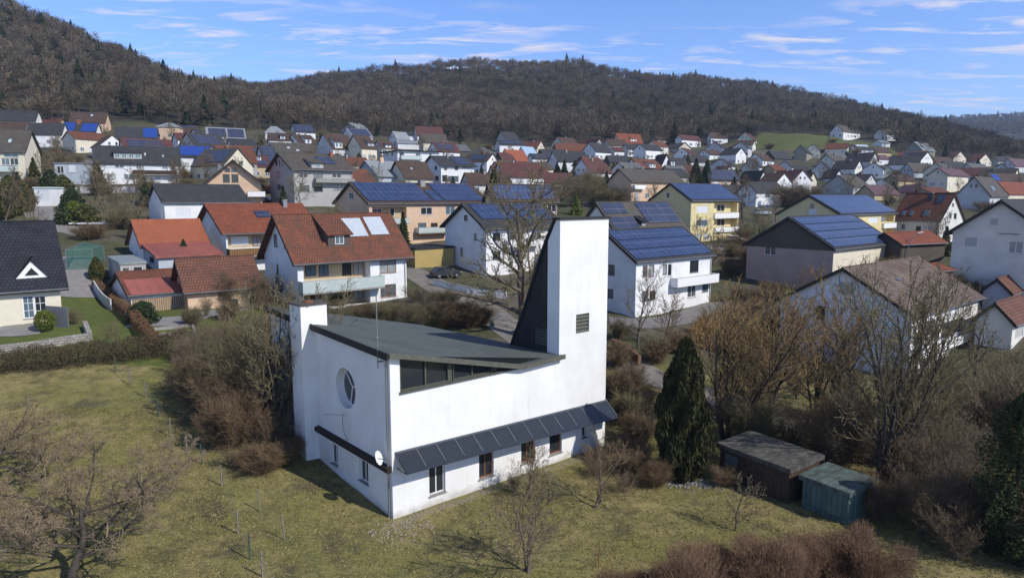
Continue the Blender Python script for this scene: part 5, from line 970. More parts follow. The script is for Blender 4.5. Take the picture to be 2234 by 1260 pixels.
for i, (x, y, h, tw) in enumerate([(1720, 990, 3.0, 'olive'), (1840, 985, 3.6, 'olive'), (1790, 955, 2.8, 'brown'), (1880, 1010, 3.0, 'grey'), (2010, 1075, 4.2, 'purple'), (2060, 1120, 4.4, 'purple'), (2100, 1050, 4.6, 'grey'), (2010, 1160, 3.2, 'brown'), (2150, 1010, 5.2, 'grey'), (2200, 930, 5.5, 'olive'), (2105, 950, 4.2, 'olive'), (2120, 1170, 3.4, 'purple'), (2230, 1000, 6, 'grey'), (2080, 1220, 2.6, 'brown'), (1985, 1010, 3.4, 'purple'), (1950, 900, 3.4, 'olive'), (1860, 880, 3.2, 'brown'), (2180, 860, 4.2, 'olive'), (2060, 870, 3.8, 'olive'), (1740, 870, 3.0, 'brown'), (2225, 880, 4.5, 'olive'), (2290, 1100, 5, 'brown'), (2330, 960, 5.5, 'grey'), (2310, 850, 4.5, 'olive'), (2300, 1240, 4, 'purple'), (1830, 1010, 4.4, 'brown'), (1965, 1085, 3.6, 'brown'), (2040, 1010, 4.2, 'brown')]):
    shrub('bare tangled shrub in the overgrown right-hand corner', x, y, h, h*.55, tw, i, group='scrub in the right-hand corner', dense=1.5)
for i, (x, y, h, tw) in enumerate([(1350, 800, 2.4, 'brown'), (1375, 850, 2.2, 'purple'), (1400, 890, 2.0, 'brown'), (1340, 870, 2.4, 'brown'), (1370, 920, 2.4, 'olive'), (1350, 740, 2.0, 'olive'), (1430, 790, 2.4, 'brown'), (1480, 770, 2.4, 'brown'), (1540, 760, 3.0, 'orange'), (1600, 770, 3.0, 'orange'), (1390, 970, 2.2, 'brown')]):
    shrub('brown bare shrub on the shady ground right of the tower', x, y, h, h*.62, tw, i, group='shrubs right of the tower')
evergreen('glossy ivy covered evergreen at the right edge', 2205, 1215, 7.6, 1.7, 'col', 'ivy', 16000, .075, 1.0, name='ivy_tree', lump=.75, sd=3)
for lb, x, y, h, r in (('loose russet scrub at the bottom edge, left mass', 1490, 1350, 2.4, 2.3), ('loose russet scrub at the bottom edge, middle mass', 1680, 1320, 2.5, 2.2), ('loose russet scrub at the bottom edge, right mass nearest the teal shed', 1865, 1268, 2.3, 2.0), ('low russet scrub between the left and middle masses', 1590, 1290, 1.7, 1.6), ('low russet scrub between the middle and right masses', 1770, 1270, 1.8, 1.6), ('lowest russet scrub trailing off to the left at the bottom edge', 1390, 1330, 1.3, 1.5)):
    g_ = G(x, y); rg = np.random.default_rng(int(x)); VV = []
    for q in range(15):                                             # uneven clumps of thin stems
        a_ = rg.uniform(0, 6.283); d_ = rg.uniform(0, .85)*r; hh = h*rg.uniform(.62, 1.08)*(1-.3*(d_/r)**2); rr = rg.uniform(.45, .9); n = 1500; th = rg.uniform(0, 6.283, n); z = rg.random(n)**.65; k_ = rr*(.25+.75*z**.7)*rg.random(n)**.45
        VV.append(np.stack([math.cos(a_)*d_+np.cos(th)*k_, math.sin(a_)*d_+np.sin(th)*k_, z*hh*(1-.12*(k_/rr)**2)+rg.normal(0, .05, n)], 1))
    P_ = np.concatenate(VV); me = join([quads(P_[::2], .026, rg)]); A = P_; d = A-np.array([0, 0, -.6]); d /= np.linalg.norm(d, axis=1, keepdims=True); d = d+rg.normal(0, .35, A.shape); ln = rg.uniform(.06, .26, (len(A), 1)); tm = seg_mesh('t', A, A+d*ln, np.full(len(A), .0065), np.full(len(A), .003), 3)
    put('scrub_bush', lb, 'bush', [('leaves', me, LF['russet']), ('twigs', tm, TW['russet'])], g_.x, g_.y, g_.z)
shrub('overgrown bare shrub pressing against the right side of the teal shed', 1915, 1130, 2.2, 1.2, 'brown', 2, dense=1.5)
shrub('bare shrub behind the gap between the two sheds', 1800, 1030, 2.6, 1.5, 'olive', 1, dense=1.5)
shrub('thin bare shrub leaning over the mossy shed roof', 1640, 975, 3.4, 1.8, 'olive', 4, dense=1.5)
shrub('low bramble at the near left corner of the wooden shed', 1585, 1060, 1.1, .9, 'brown', 2, dense=1.5)
# ---------------------------------------------------------------- middle distance planting
hedge('clipped brown hedge between meadow and lawn of the cream house', [(-60, 822), (60, 808), (170, 800), (270, 790), (370, 776), (430, 762)], 1.7, 1.2, leaf='hedgedark', seed=2, dens=900, bare=.25)
hedge('reddish brown beech hedge running up along the lawn to the garages', [(352, 772), (318, 738), (285, 700), (245, 660), (208, 628)], 1.3, .8, leaf='dry', twig='brown', seed=3, dens=600, size=.06, bare=.25)
for i, (x, y, h, tw, lf) in enumerate([(660, 668, 2.0, 'olive', None), (705, 700, 1.8, 'olive', 'brownhedge'), (755, 700, 2.2, 'olive', None), (800, 702, 2.0, 'brown', 'brownhedge'), (845, 705, 2.2, 'olive', None), (890, 712, 2.6, 'brown', None), (935, 715, 2.5, 'olive', None), (975, 712, 2.8, 'brown', 'dry'), (1015, 712, 2.6, 'brown', 'dry'), (930, 680, 2.6, 'olive', None), (905, 660, 2.2, 'brown', None), (1050, 708, 2.0, 'brown', 'dry'), (970, 672, 2.2, 'olive', None), (1070, 660, 1.6, 'olive', None), (740, 668, 1.4, 'olive', 'brownhedge'), (640, 690, 2.2, 'brown', None)]):
    shrub('rounded winter shrub in the row behind the church roof', x, y, h, h*.72, tw, i, group='shrub row behind the church', leaf=lf, dense=1.5)
for i, (x, y, h, tw) in enumerate([(480, 668, 3.6, 'purple'), (515, 660, 4.0, 'purple'), (550, 668, 3.6, 'purple'), (580, 680, 2.6, 'brown'), (450, 690, 2.0, 'olive'), (420, 712, 1.8, 'olive'), (500, 700, 2.0, 'brown'), (600, 655, 3.0, 'purple')]):
    shrub('upright purplish bare shrub in front of the brown garage', x, y, h, h*.5, tw, i, group='shrubs before the garages', dense=1.5)
for i, (x, y, h, tw) in enumerate([(440, 745, 1.6, 'olive'), (480, 755, 1.8, 'olive'), (520, 760, 2.0, 'brown'), (560, 770, 2.2, 'olive'), (400, 740, 1.3, 'brown'), (460, 780, 2.4, 'olive'), (520, 800, 2.6, 'olive'), (570, 820, 2.8, 'olive'), (420, 790, 2.0, 'grey')]):
    shrub('low olive brown shrub at the top of the meadow', x, y, h, h*.8, tw, i, group='shrubs at the top of the meadow', dense=1.5)
evergreen('yellow-green clipped ball bush on the terrace of the cream house', 100, 722, 1.75, .78, 'ball', 'box', 5000, .06, .9, name='ball_bush', cat='bush', lump=.06)
shrub('rounded bare bush behind the ball bush', 166, 708, 1.5, .9, 'brown', 3, dense=1.5)
evergreen('bluish green juniper in front of the slatted garage', 313, 705, 1.9, 1.15, 'dome', 'darkgreen', 4500, .08, 1.3, name='juniper_shrub', cat='shrub', lump=.3)
tree('tiny bare tree on the lawn beside the beech hedge', 'small', 7, 246, 756, 2.1, 'grey', name='young_tree')
evergreen('clipped egg-shaped thuja by the netted enclosure', 212, 612, 2.6, 1.0, 'col', 'thuja', 4000, .1, 1.2, name='thuja_tree', sd=2, lump=.1)
evergreen('dark conical conifer between the red lean-to and brown garage', 403, 580, 3.4, 1.3, 'cone', 'darkgreen', 3500, .12, 1.2, name='thuja_tree', sd=5)
for i, (x, y, h, r, lf) in enumerate([(-5, 478, 6, 3.0, 'thuja'), (25, 470, 6.5, 2.6, 'thuja'), (50, 462, 5.5, 2.4, 'thuja'), (112, 425, 5.0, 2.4, 'darkgreen'), (140, 440, 5.0, 2.6, 'thuja'), (158, 455, 3.4, 2.2, 'darkgreen'), (165, 486, 3.4, 2.2, 'box'), (190, 490, 3.0, 2.0, 'thuja')]):
    evergreen(['dark thuja at the left edge', 'tall thuja second from the left edge', 'thuja left of the white garage', 'dark evergreen right of the white garage', 'broad thuja behind the white garage', 'low dark evergreen below the broad thuja', 'yellow-green round bush above the white canopy', 'olive bush beside the yellow-green one'][i], x, y, h, r, 'col' if i < 6 else 'dome', lf, 3600, .2, 1.2, name='thuja_tree', sd=i, lump=.25)
tree('open bare tree on the grass below the long slate-roofed house', 'mid', 1, 233, 492, 9.5, 'grey', name='bare_tree')
tree('second bare tree on the grass, right of the first and thinner', 'mid', 7, 292, 500, 8.5, 'grey', wide=.8)
tree('bare rounded tree before the large grey-brown house', 'mid', 3, 655, 462, 8.0, 'olive')
evergreen('slender green-brown cypress rising from the blue solar roof row', 1079, 470, 10.5, 1.6, 'col', 'thuja', 5000, .22, 1.8, name='cypress_tree', sd=4)
evergreen('narrow dark conifer at the corner of the peach solar house', 881, 545, 6.0, 1.2, 'cone', 'conifer', 4000, .16, 1.4, sd=6)
evergreen('tall dark fir, left one of the twins', 1517, 412, 10.5, 3.2, 'cone', 'conifer', 6000, .3, 1.4, name='fir_tree', sd=7)
evergreen('tall dark fir, right one of the twins', 1541, 410, 10.0, 3.0, 'cone', 'conifer', 6000, .3, 1.4, name='fir_tree', sd=8)
for i, x in enumerate((1219, 1231, 1254)):
    evergreen(['shortest of the three small pointed firs', 'middle one of the three small pointed firs', 'rightmost and broadest of the three small pointed firs'][i], x, 392, (4.5, 7, 7)[i], 1.7, 'cone', 'darkgreen', 2200, .3, 1.3, name='fir_tree', sd=i)
tree('dark bare tree standing by the road left of the big white three-storey house', 'mid', 9, 1618, 478, 10, 'purple', BARKD, wide=1.1)
shrub('broad brown bush below the tall white gable', 1735, 452, 7, 6.5, 'purple', 2, dense=1.5); shrub('brown bush mass left of the first yellow-roofed block, beside the road', 1690, 440, 6, 5, 'brown', 3, dense=1.5)
for i, (x, y, h, r) in enumerate([(1225, 440, 6.5, 5), (1255, 450, 6, 4.5), (1290, 448, 7, 5), (1318, 440, 6.5, 4.5), (1340, 452, 5, 4), (1240, 425, 6, 4.5), (1280, 425, 7, 5)]):
    shrub('grey-green leafless thicket behind the church tower top', x, y, h, r, 'olive', i, group='thicket beyond the tower top', dense=1.5)
evergreen('small yellowish fir with bare tips above the thicket', 1257, 468, 5.0, 1.5, 'cone', 'box', 1200, .2, 1.6, name='fir_tree', sd=9)
evergreen('round dark green shrub in front of the big pale house at the right edge', 2166, 600, 3.0, 2.1, 'dome', 'darkgreen', 6000, .12, 1.2, name='evergreen_shrub', cat='shrub', sd=3)
for i, (x, y, h, tw) in enumerate([(2095, 640, 2.6, 'orange'), (2125, 655, 2.4, 'olive'), (2070, 665, 3.0, 'brown'), (2050, 640, 2.2, 'brown'), (1690, 655, 2.6, 'brown'), (1650, 690, 2.4, 'purple'), (1600, 720, 3.2, 'brown'), (1700, 720, 3.0, 'grey'), (1560, 740, 3.0, 'brown'), (1620, 660, 2.2, 'purple'), (1590, 600, 2.6, 'brown'), (1600, 560, 2.4, 'olive'), (1640, 600, 2.0, 'orange')]):
    shrub('bare garden shrub between the houses on the right', x, y, h, h*.7, tw, i, group='garden shrubs on the right')
shrub('dark red leaved bush beside the white garden frame', 1660, 672, 2.6, 1.8, 'purple', 1, leaf='dry')
# ---------------------------------------------------------------- scattered garden trees of the village
HB = [Vector((o.location.x, o.location.y, 0)) for o in sc.objects if o.type == 'EMPTY' and o.get('category') in ('house', 'garage', 'church')]
cnt = 0; tries = 0
while cnt < 290 and tries < 6000:
    tries += 1; x = R.uniform(0, 2234); y = R.uniform(305, 600) if R.random() < .4 else R.uniform(300, 430)
    g = G(x, y)
    if g.y < 95 or g.y > 430 or min((Vector((g.x, g.y, 0))-h).length for h in HB) < 8.5: continue
    u = R.random(); cnt += 1
    if u < .5: tree('bare garden tree among the village houses', 'mid', R.choice((1, 3, 5, 7)), 0, 0, R.uniform(4.5, 8), R.choice(('brown', 'purple', 'grey', 'olive')), group='bare garden trees of the village', at_=g, name='garden_tree')
    elif u < .82: shrub('leafless garden bush among the village houses', 0, 0, R.uniform(2, 4), R.uniform(1.8, 3.4), R.choice(('brown', 'purple', 'olive')), R.randrange(5), at_=g, group='garden bushes of the village', name='garden_bush', cat='bush')
    else: evergreen('dark evergreen among the village houses', 0, 0, R.uniform(3, 6.5), R.uniform(1.1, 2.2), 'cone', R.choice(('conifer', 'darkgreen', 'thuja')), 1500, .25, 1.3, at_=g, group='evergreens of the village', name='garden_conifer')
# ---------------------------------------------------------------- the woods on the hills (nobody could count them)
def forest(name, label, yr_, xr_, spacing, H0, keep, frac_con, nsl, seed, wsl=.16):
    g = np.random.default_rng(seed); y0, y1 = yr_; n = int((xr_[1]-xr_[0])/1500*((y1**2-y0**2)/2)/spacing**2); Y = np.sqrt(g.uniform(y0*y0, y1*y1, n)); px = g.uniform(*xr_, n); X = (px-CX)/F*Y
    k = keep(px, Y, X, g); X, Y, px = X[k], Y[k], px[k]; n = len(X); Z = gz(X, Y); H = H0*g.uniform(.65, 1.25, n); con = g.random(n) < frac_con(px, Y, X); P0_ = np.stack([X, Y, Z], 1)
    V, T, C = [], [], []; off = 0
    b = ~con; B0, Hb = P0_[b], H[b]; m = len(B0); tint = g.uniform(.55, 1.5, m)*(1+.3*hnoise(B0[:, 0], B0[:, 1], .012)); hue = g.random(m)
    def tri(a, bb, c, col):
        nonlocal off
        V.append(np.stack([a, bb, c], 1).reshape(-1, 3)); T.append(np.arange(off, off+3*len(a)).reshape(-1, 3)); off += 3*len(a); C.append(np.repeat(col, 3, axis=0))
    colb = np.stack([.098*tint*(1+.16*hue), .086*tint*(1-.02*hue), .058*tint*(1-.04*hue), np.ones(m)], 1)
    up = np.array([0, 0, 1.]); Rc = Hb*.35*g.uniform(.8, 1.25, m)
    for s_ in range(2):                                             # trunk
        a_ = s_*1.5; w_ = np.array([math.cos(a_), math.sin(a_), 0])*.16; tri(B0-w_, B0+w_, B0+up*(Hb*.8)[:, None], colb*1.1)
    for s_ in range(nsl):                                           # limbs and twigs fan out to a rounded crown
        st = B0+up*(Hb*g.uniform(.30, .75, m))[:, None]; az = g.uniform(0, 6.283, m); el = np.arcsin(g.uniform(-.15, 1, m)); k_ = g.uniform(.55, 1.05, m)
        e = B0+up*(Hb*.62)[:, None]+np.stack([np.cos(az)*np.cos(el)*Rc, np.sin(az)*np.cos(el)*Rc, np.sin(el)*Hb*.38], 1)*k_[:, None]; d = e-st
        st = st+d*g.uniform(.2, .65, (m, 1)); sd = np.cross(d, g.normal(size=(m, 3))); sd /= np.linalg.norm(sd, axis=1, keepdims=True)+1e-9; ww = wsl*Hb[:, None]/12*g.uniform(.5, 1.6, (m, 1))
        tri(st, e+sd*ww, e-sd*ww+up*.15, colb*g.uniform(.75, 1.25, (m, 1)))
    c_ = con; B0, Hc = P0_[c_], H[c_]*g.uniform(.75, 1.25, int(c_.sum())); m = len(B0); tint = g.uniform(.6, 1.4, m); colc = np.stack([.021*tint, .029*tint, .013*tint, np.ones(m)], 1)
    for lay in range(7):
        zb = (.12+.125*lay); rr = Hc*.32*(1-lay/7.6)
        for s_ in range(7):
            az = s_*.9+lay*1.3+g.uniform(-.4, .4, m); r_ = rr*g.uniform(.7, 1.3, m); az2 = az+.75
            a = B0+np.stack([np.cos(az)*r_, np.sin(az)*r_, Hc*(zb-.03)], 1); bb = B0+np.stack([np.cos(az2)*r_*.9, np.sin(az2)*r_*.9, Hc*(zb-.02)], 1); tri(a, bb, B0+up*(Hc*(zb+.20))[:, None], colc*g.uniform(.7, 1.35, (m, 1)))
    V = np.concatenate(V); T = np.concatenate(T); C = np.concatenate(C).astype(np.float32); C[:, 3] = 1
    me = np_mesh(name, V, None, T); ca = me.color_attributes.new('tint', 'FLOAT_COLOR', 'POINT'); ca.data.foreach_set('color', C.ravel())
    if 'forest' not in MATS:
        mm = bpy.data.materials.new('forest'); mm.use_nodes = True; MATS['forest'] = mm; t = mm.node_tree; bs = t.nodes['Principled BSDF']; bs.inputs['Roughness'].default_value = .95; bs.inputs['Specular IOR Level'].default_value = .05; a_ = t.nodes.new('ShaderNodeAttribute'); a_.attribute_name = 'tint'; t.links.new(a_.outputs['Color'], bs.inputs['Base Color'])
    me.materials.append(MATS['forest']); o = bpy.data.objects.new(name, me); ROOTC.objects.link(o); tag(o, label, 'wood', kind='stuff'); return o
foot = lambda px: np.interp(px, [-300, 0, 450, 900, 1500, 1640, 1660, 1900, 1960, 2100, 2400], [290, 294, 316, 398, 440, 455, 482, 490, 425, 430, 430])
def keepA(px, Y, X, g): 
    open_ = (px > 1330) & (px < 1640) & (Y > 730) & (Y < 860) & (hnoise(X, Y*2, .03) > -.1)
    return (Y > foot(px)) & ~(open_ & (g.random(len(px)) < .0))
def fc(px, Y, X):
    base = np.interp(px, [0, 450, 700, 1000, 1350, 1450, 1600, 1900, 2300], [.22, .10, .03, .015, .03, .05, .04, .04, .08]); return np.clip(base*(1+1.6*hnoise(X, Y, .03))+((px > 1360) & (px < 1640) & (Y > 845))*.16, 0, 1)
forest('hillside_forest', 'brown leafless wood with dark conifers covering the hills behind the village', (290, 940), (-150, 2380), 6.9, 12.5, keepA, fc, 110, 5, .10)
forest('distant_forest', 'far bluish wood on the ridge at the right horizon', (1500, 2350), (1750, 2500), 14, 17, lambda px, Y, X, g: Y > 0, lambda px, Y, X: np.full(len(px), .15), 26, 6, .35)
# ---------------------------------------------------------------- roads, walls, fences and small things
def strip(name, pts, w_, m, lift=.05, kind='structure', smooth=True):
    P_ = [G(*p) if len(p) == 2 else Vector(p) for p in pts]
    Q_ = []
    for i in range(len(P_)-1):                                       # catmull-rom
        p0, p1, p2, p3 = P_[max(i-1, 0)], P_[i], P_[i+1], P_[min(i+2, len(P_)-1)]; n = max(4, int((p2-p1).length/.7))
        for k in range(n):
            t = k/n; Q_.append(.5*((2*p1)+(p2-p0)*t+(2*p0-5*p1+4*p2-p3)*t*t+(3*p1-p0-3*p2+p3)*t**3))
    Q_.append(P_[-1]); V = []; nc = max(3, int(w_/.5))
    for i, q in enumerate(Q_):
        d = Q_[min(i+1, len(Q_)-1)]-Q_[max(i-1, 0)]; d.z = 0; d.normalize(); nx = Vector((-d.y, d.x, 0))
        for j in range(nc+1):
            a = q+nx*w_*(j/nc-.5); V.append((a.x, a.y, 0))
    V = np.array(V); V[:, 2] = gz(V[:, 0], V[:, 1])+lift; a = (np.arange(len(Q_)-1)[:, None]*(nc+1)+np.arange(nc)[None]).ravel(); Qd = np.stack([a, a+1, a+nc+2, a+nc+1], 1)[:, ::-1]
    me = np_mesh(name, V, Qd); me.materials.append(m); o = bpy.data.objects.new(name, me); ROOTC.objects.link(o); tag(o, kind=kind); return o
ASPH = mat('asphalt', (.15, .145, .14), .92, .6, 1.2, (.20, .19, .18), .3, 25); TRACK = mat('track_surface', (.23, .215, .19), .95, .7, .7, (.15, .14, .12), .4, 12); PAVE = mat('paving', (.26, .25, .24), .9, .5, 1.5, (.20, .19, .18), .2, 20)
strip('road', [(1335, 770), (1400, 812), (1500, 852), (1620, 890), (1740, 925), (1880, 975), (2010, 1030), (2120, 1085), (2280, 1160)], 3.4, TRACK)
strip('street', [(885, 586), (930, 610), (985, 640), (1045, 672), (1105, 712), (1180, 760), (1270, 790)], 4.2, TRACK)
strip('street', [(1330, 700), (1420, 705), (1500, 690), (1580, 668), (1660, 690)], 3.6, ASPH)
strip('driveway', [(190, 650), (160, 618), (150, 590), (175, 560)], 5.0, PAVE)
strip('driveway', [(92, 442), (85, 462), (98, 480), (140, 500), (200, 512)], 4.2, PAVE)
strip('street', [(1560, 545), (1600, 532), (1680, 524), (1740, 520)], 5.0, ASPH)
strip('street', [(1940, 590), (2000, 580), (2080, 600)], 4.0, ASPH)
strip('yard', [(280, 706), (350, 704), (430, 690), (520, 672)], 3.0, PAVE)
strip('terrace', [(-20, 722), (40, 720), (95, 716)], 3.2, PAVE)
strip('street', [(120, 345), (180, 352), (230, 372), (150, 400)], 4.5, ASPH)
def wall_run(label, pts, h, w_, m, name='garden_wall', cat='wall', cap=None, zoff=0):
    P_ = [G(*p) for p in pts]; o = empty(name, P_[0], label, cat); mb = MB(); cb_ = MB()
    for a, b in zip(P_[:-1], P_[1:]):
        n = max(1, int((b-a).length/1.5)); d = (b-a); d.z = 0; dl = d.length; d.normalize(); nx = Vector((-d.y, d.x, 0))*w_/2
        for k in range(n):
            q0 = a.lerp(b, k/n); q1 = a.lerp(b, (k+1)/n); q0.z = gz1(q0.x, q0.y); q1.z = gz1(q1.x, q1.y)
            mb.prism([q0-nx-UP*.5, q1-nx-UP*.5, q1-nx+UP*h, q0-nx+UP*h], nx*2)
            if cap: cb_.prism([q0-nx*1.3+UP*(h+.003), q1-nx*1.3+UP*(h+.003), q1-nx*1.3+UP*(h+.07), q0-nx*1.3+UP*(h+.07)], nx*2.6)
    mb.build('wall_body', m, o)
    if cap: cb_.build('coping', cap, o)
    return o
STONE = mat('dry_stone', (.40, .38, .34), .95, .7, 2, (.27, .25, .22), .6, None, 'stone', (.42, .2))
wall_run('pale dry stone retaining wall below the cream house terrace', [(-40, 776), (80, 762), (197, 744), (186, 716)], .62, .35, STONE)
wall_run('dark grey privacy screen at the corner of the cream house', [(104, 712), (150, 715)], 1.75, .12, mat('screen_grey', (.13, .14, .15), .7), 'privacy_screen', 'screen')
wall_run('long white garden wall across the grass, upper left', [(176, 421), (250, 421), (334, 423)], 1.3, .3, WALL['palegrey'], cap=WHITEM)
wall_run('white fence panel wall sloping down beside the slatted garage', [(206, 634), (243, 676)], 1.1, .12, WALL['palegrey'], 'fence_wall', 'wall')
wall_run('low white wall along the street left of the big bare tree', [(945, 622), (1020, 640), (1105, 652)], .8, .2, WALL['white'], cap=CONC)
wall_run('light timber board fence beside the street lamp', [(1946, 588), (1978, 584)], 1.6, .08, WOOD_L, 'board_fence', 'fence')
wall_run('low dark brick wall behind the tower foot', [(1335, 762), (1362, 775), (1395, 800)], 1.0, .3, WALL['brown'])
wall_run('small stone edging round the vegetable bed before the garages', [(335, 722), (420, 712), (425, 728), (345, 735)], .25, .2, CONC, 'bed_edging', 'edging')
# sheds in the right-hand meadow corner
MOSS = mat('roof_mossy_felt_shaded', (.045, .043, .038), .95, 1, 2.6, (.12, .112, .098), .6, 6); TEAL = mat('teal_sheet', (.065, .125, .125), .7, .8, 1.2, (.10, .165, .15), .4, None, 'board', (.28, 50)); TEALR = mat('teal_roof_worn', (.11, .15, .14), .8, 1, 2.5, (.055, .065, .05), .3, 5, 'board', (.5, 50))  # mossy shed roof colour also darkened to stand in for shade of the trees
def shed(label, c, s, yb, xs, xg, wall, roof, rise, name='shed'):
    WALL['_t'] = wall; s = F/proj(ground_at(c[0], yb))[2]; return house(label, c, h=(yb-c[1])/s, s=s, xs=xs, xg=xg, k='R', th=34, typ='shed', rise=rise, wall='_t', roof=roof, ov=.18, name=name, cat='shed', thk=.1, fix=False)
SH = shed('dark weathered wooden shed with mossy felt roof behind the teal one', (1722, 1030), 38.5, 1104, 1572, 1788, WOOD_D, MOSS, .12, 'wooden_shed')
d_ = SH['Q']; MB().obox(SH['Q'](SH['L']*.72, -.03, SH['z0']-.1), SH['dS']*.85, -SH['dG']*.04, UP*1.65).build('door', mat('door_bluegrey', (.10, .11, .13), .8, .4, 3), SH['t'])
TS = shed('small teal corrugated metal shed at the edge of the meadow', (1851, 1082), 41.5, 1151, 1752, 1905, TEAL, TEALR, .10, 'metal_shed')
# vegetable net, canopy, garage upper left
def posts(label, name, cat, quad, h, m_, rise=.0):
    P_ = [G(*p) for p in quad]; zt = max(p.z for p in P_)+h; o = empty(name, P_[0], label, cat); return P_, zt, o
NET = mat('green_net', (.07, .20, .16), .8, .5, 2, (.05, .15, .12)); NET.node_tree.nodes['Principled BSDF'].inputs['Alpha'].default_value = .42
P_, zt, o = posts('green netted fruit cage with peaked top, left of the orange outbuilding', 'fruit_cage', 'cage', [(146, 590), (205, 590), (228, 568), (160, 568)], 1.6, NET)
T_ = [Vector((p.x, p.y, zt)) for p in P_]; ap = (T_[0]+T_[1]+T_[2]+T_[3])/4+UP*.7; mb = MB(); fm = MB()
for i in range(4):
    a, b = P_[i], P_[(i+1) % 4]; mb.poly([a, b, T_[(i+1) % 4], T_[i]]); mb.poly([T_[i], T_[(i+1) % 4], ap]); fm.tube([a, T_[i]], .04, 5); fm.tube([T_[i], T_[(i+1) % 4]], .03, 5); fm.tube([T_[i], ap], .03, 5)
mb.build('net', NET, o); fm.build('frame', METAL, o)
house('greenhouse with glazed grey walls behind the egg-shaped thuja', (262, 578), h=1.9, s=20, xs=318, xg=236, typ='shed', rise=.3, wall='grey', roof=mat('greenhouse_glass', (.20, .25, .24), .3, .5, 1, (.3, .33, .3)), ov=.1, name='greenhouse', cat='greenhouse', wins=[('s', 266, 583, 284, 603, 'w'), ('s', 290, 581, 312, 600, 'w')])
CN = house('open white flat canopy with dark glazed panels left of the orange outbuilding', (158, 489), h=2.4, s=14, th=6, xs=292, xg=137, typ='flat', roof=WHITEM, wall='dark', ov=.35, name='canopy', cat='canopy', wins=[('s', 162, 492, 195, 514, 'x'), ('s', 200, 492, 212, 514, 'x'), ('s', 226, 491, 284, 512, 'w')])
house('white flat-roofed garage with closed door beside thuja hedge', (74, 411), h=2.5, s=12, th=10, xs=118, xg=68, typ='flat', roof=mat('roof_pale_edge', (.55, .6, .55), .7), wall='white', ov=.15, name='garage', cat='garage', wins=[('s', 79, 416, 106, 439, 'X')])
house('bluish white flat annex in front of the long slate roof', (118, 357), h=3.0, s=9.2, th=10, xs=190, xg=110, typ='flat', roof='lightgrey', wall='shedblue', ov=.2, near=False, name='annex', cat='annex', wins=[('s', 125, 362, 140, 378, 'w'), ('s', 150, 360, 165, 376, 'X')])
# cars
def car(label, px, py, rot, col, L_=4.2):
    g = G(px, py); o = empty('parked_car', (g.x, g.y, g.z+.05), label, 'car'); w_ = 1.75; m_ = mat('carpaint_%s' % col, {'white': (.75, .75, .76), 'dark': (.03, .035, .045), 'silver': (.4, .42, .44)}[col], .25, spec=.6)
    X = Vector((math.cos(rot), math.sin(rot), 0)); Y = Vector((-math.sin(rot), math.cos(rot), 0)); o_ = Vector((g.x, g.y, g.z+.05)); Pq = lambda a, b, z: o_+X*a+Y*b+UP*z; h2 = L_/2
    prof = [(-h2, .3), (-h2+.05, .75), (-h2+.25, .95), (-.75, 1.02), (.9, 1.0), (h2-.25, .86), (h2-.03, .6), (h2, .3)]
    b_ = MB().prism([Pq(a, -w_/2, z) for a, z in prof], Y*w_).build('body', m_, o, bevel=.05)
    cab = [(-h2+.3, .95), (-h2+.75, 1.40), (-.5, 1.47), (.25, 1.42), (.95, .98)]
    MB().prism([Pq(a, -w_/2+.14, z) for a, z in cab], Y*(w_-.28)).build('windows', GLASS, o, bevel=.04)
    MB().prism([Pq(-h2+.72, -w_/2+.12, 1.41), Pq(.28, -w_/2+.12, 1.43), Pq(.2, -w_/2+.12, 1.49), Pq(-.5, -w_/2+.12, 1.53), Pq(-h2+.8, -w_/2+.12, 1.47)], Y*(w_-.24)).build('car_roof', m_, o, bevel=.02)
    for a in (-h2+.8, h2-.8):
        for s_ in (-1, 1):
            c_ = Pq(a, s_*(w_/2-.08), .32); tr = MB().tube([c_-Y*.1, c_+Y*.1], .32, 14).build('wheel', mat('tyre', (.02, .02, .02), .8), o); MB().tube([c_+Y*s_*.09, c_+Y*s_*.115], .19, 10).build('rim', METAL, tr)
    for s_ in (-1, 1): MB().obox(Pq(h2-.12, s_*.62-.16, .62), X*.1, Y*.32, UP*.13).build('headlight', WHITEM, o); MB().obox(Pq(-h2-.01, s_*.66-.12, .7), X*.06, Y*.24, UP*.14).build('tail_light', mat('tail_red', (.3, .02, .02), .4), o)
    return o
car('white parked car below the pale yellow three-storey house', 1605, 531, math.radians(8), 'white', 4.3)
car('white parked car beside the plain white house with slate roof', 571, 440, math.radians(-4), 'white', 4.4)
car('dark parked car in the yard behind the white street wall', 972, 606, math.radians(30), 'dark')
car('silver parked car at the big white three-storey house', 1662, 470, math.radians(10), 'silver')
# street lamp
g = G(1977, 592); o = empty('street_lamp', g, 'curved grey street lamp with white head in front of the rust-red house', 'street lamp'); arm = []
zc_ = proj(g)[2]; top = at(2003, 508, zc_)-Vector((0, 0, 0)); top.y = g.y; ht = top.z-g.z
pts_ = [g, g+UP*ht*.55, g+UP*ht*.75+Vector((.15, 0, 0)), g+UP*ht*.9+Vector((.55, 0, 0)), g+UP*ht+Vector((1.3, 0, 0))]; MB().tube(pts_, [.08, .07, .06, .05, .04], 8).build('pole', METAL, o)
MB().obox(pts_[-1]-Vector((.1, .13, .04)), Vector((.75, 0, .15)), Vector((0, .26, 0)), UP*.12).build('lamp_head', WHITEM, o, bevel=.03)
for px, py, yt, lb in ((1093, 262, 0, ''),): pass
g = G(139, 268); o = empty('utility_pole', g, 'thin bare pole standing at the wood edge, far upper left', 'pole'); MB().tube([g, g+UP*8], [.14, .09], 6).build('pole', METAL, o)
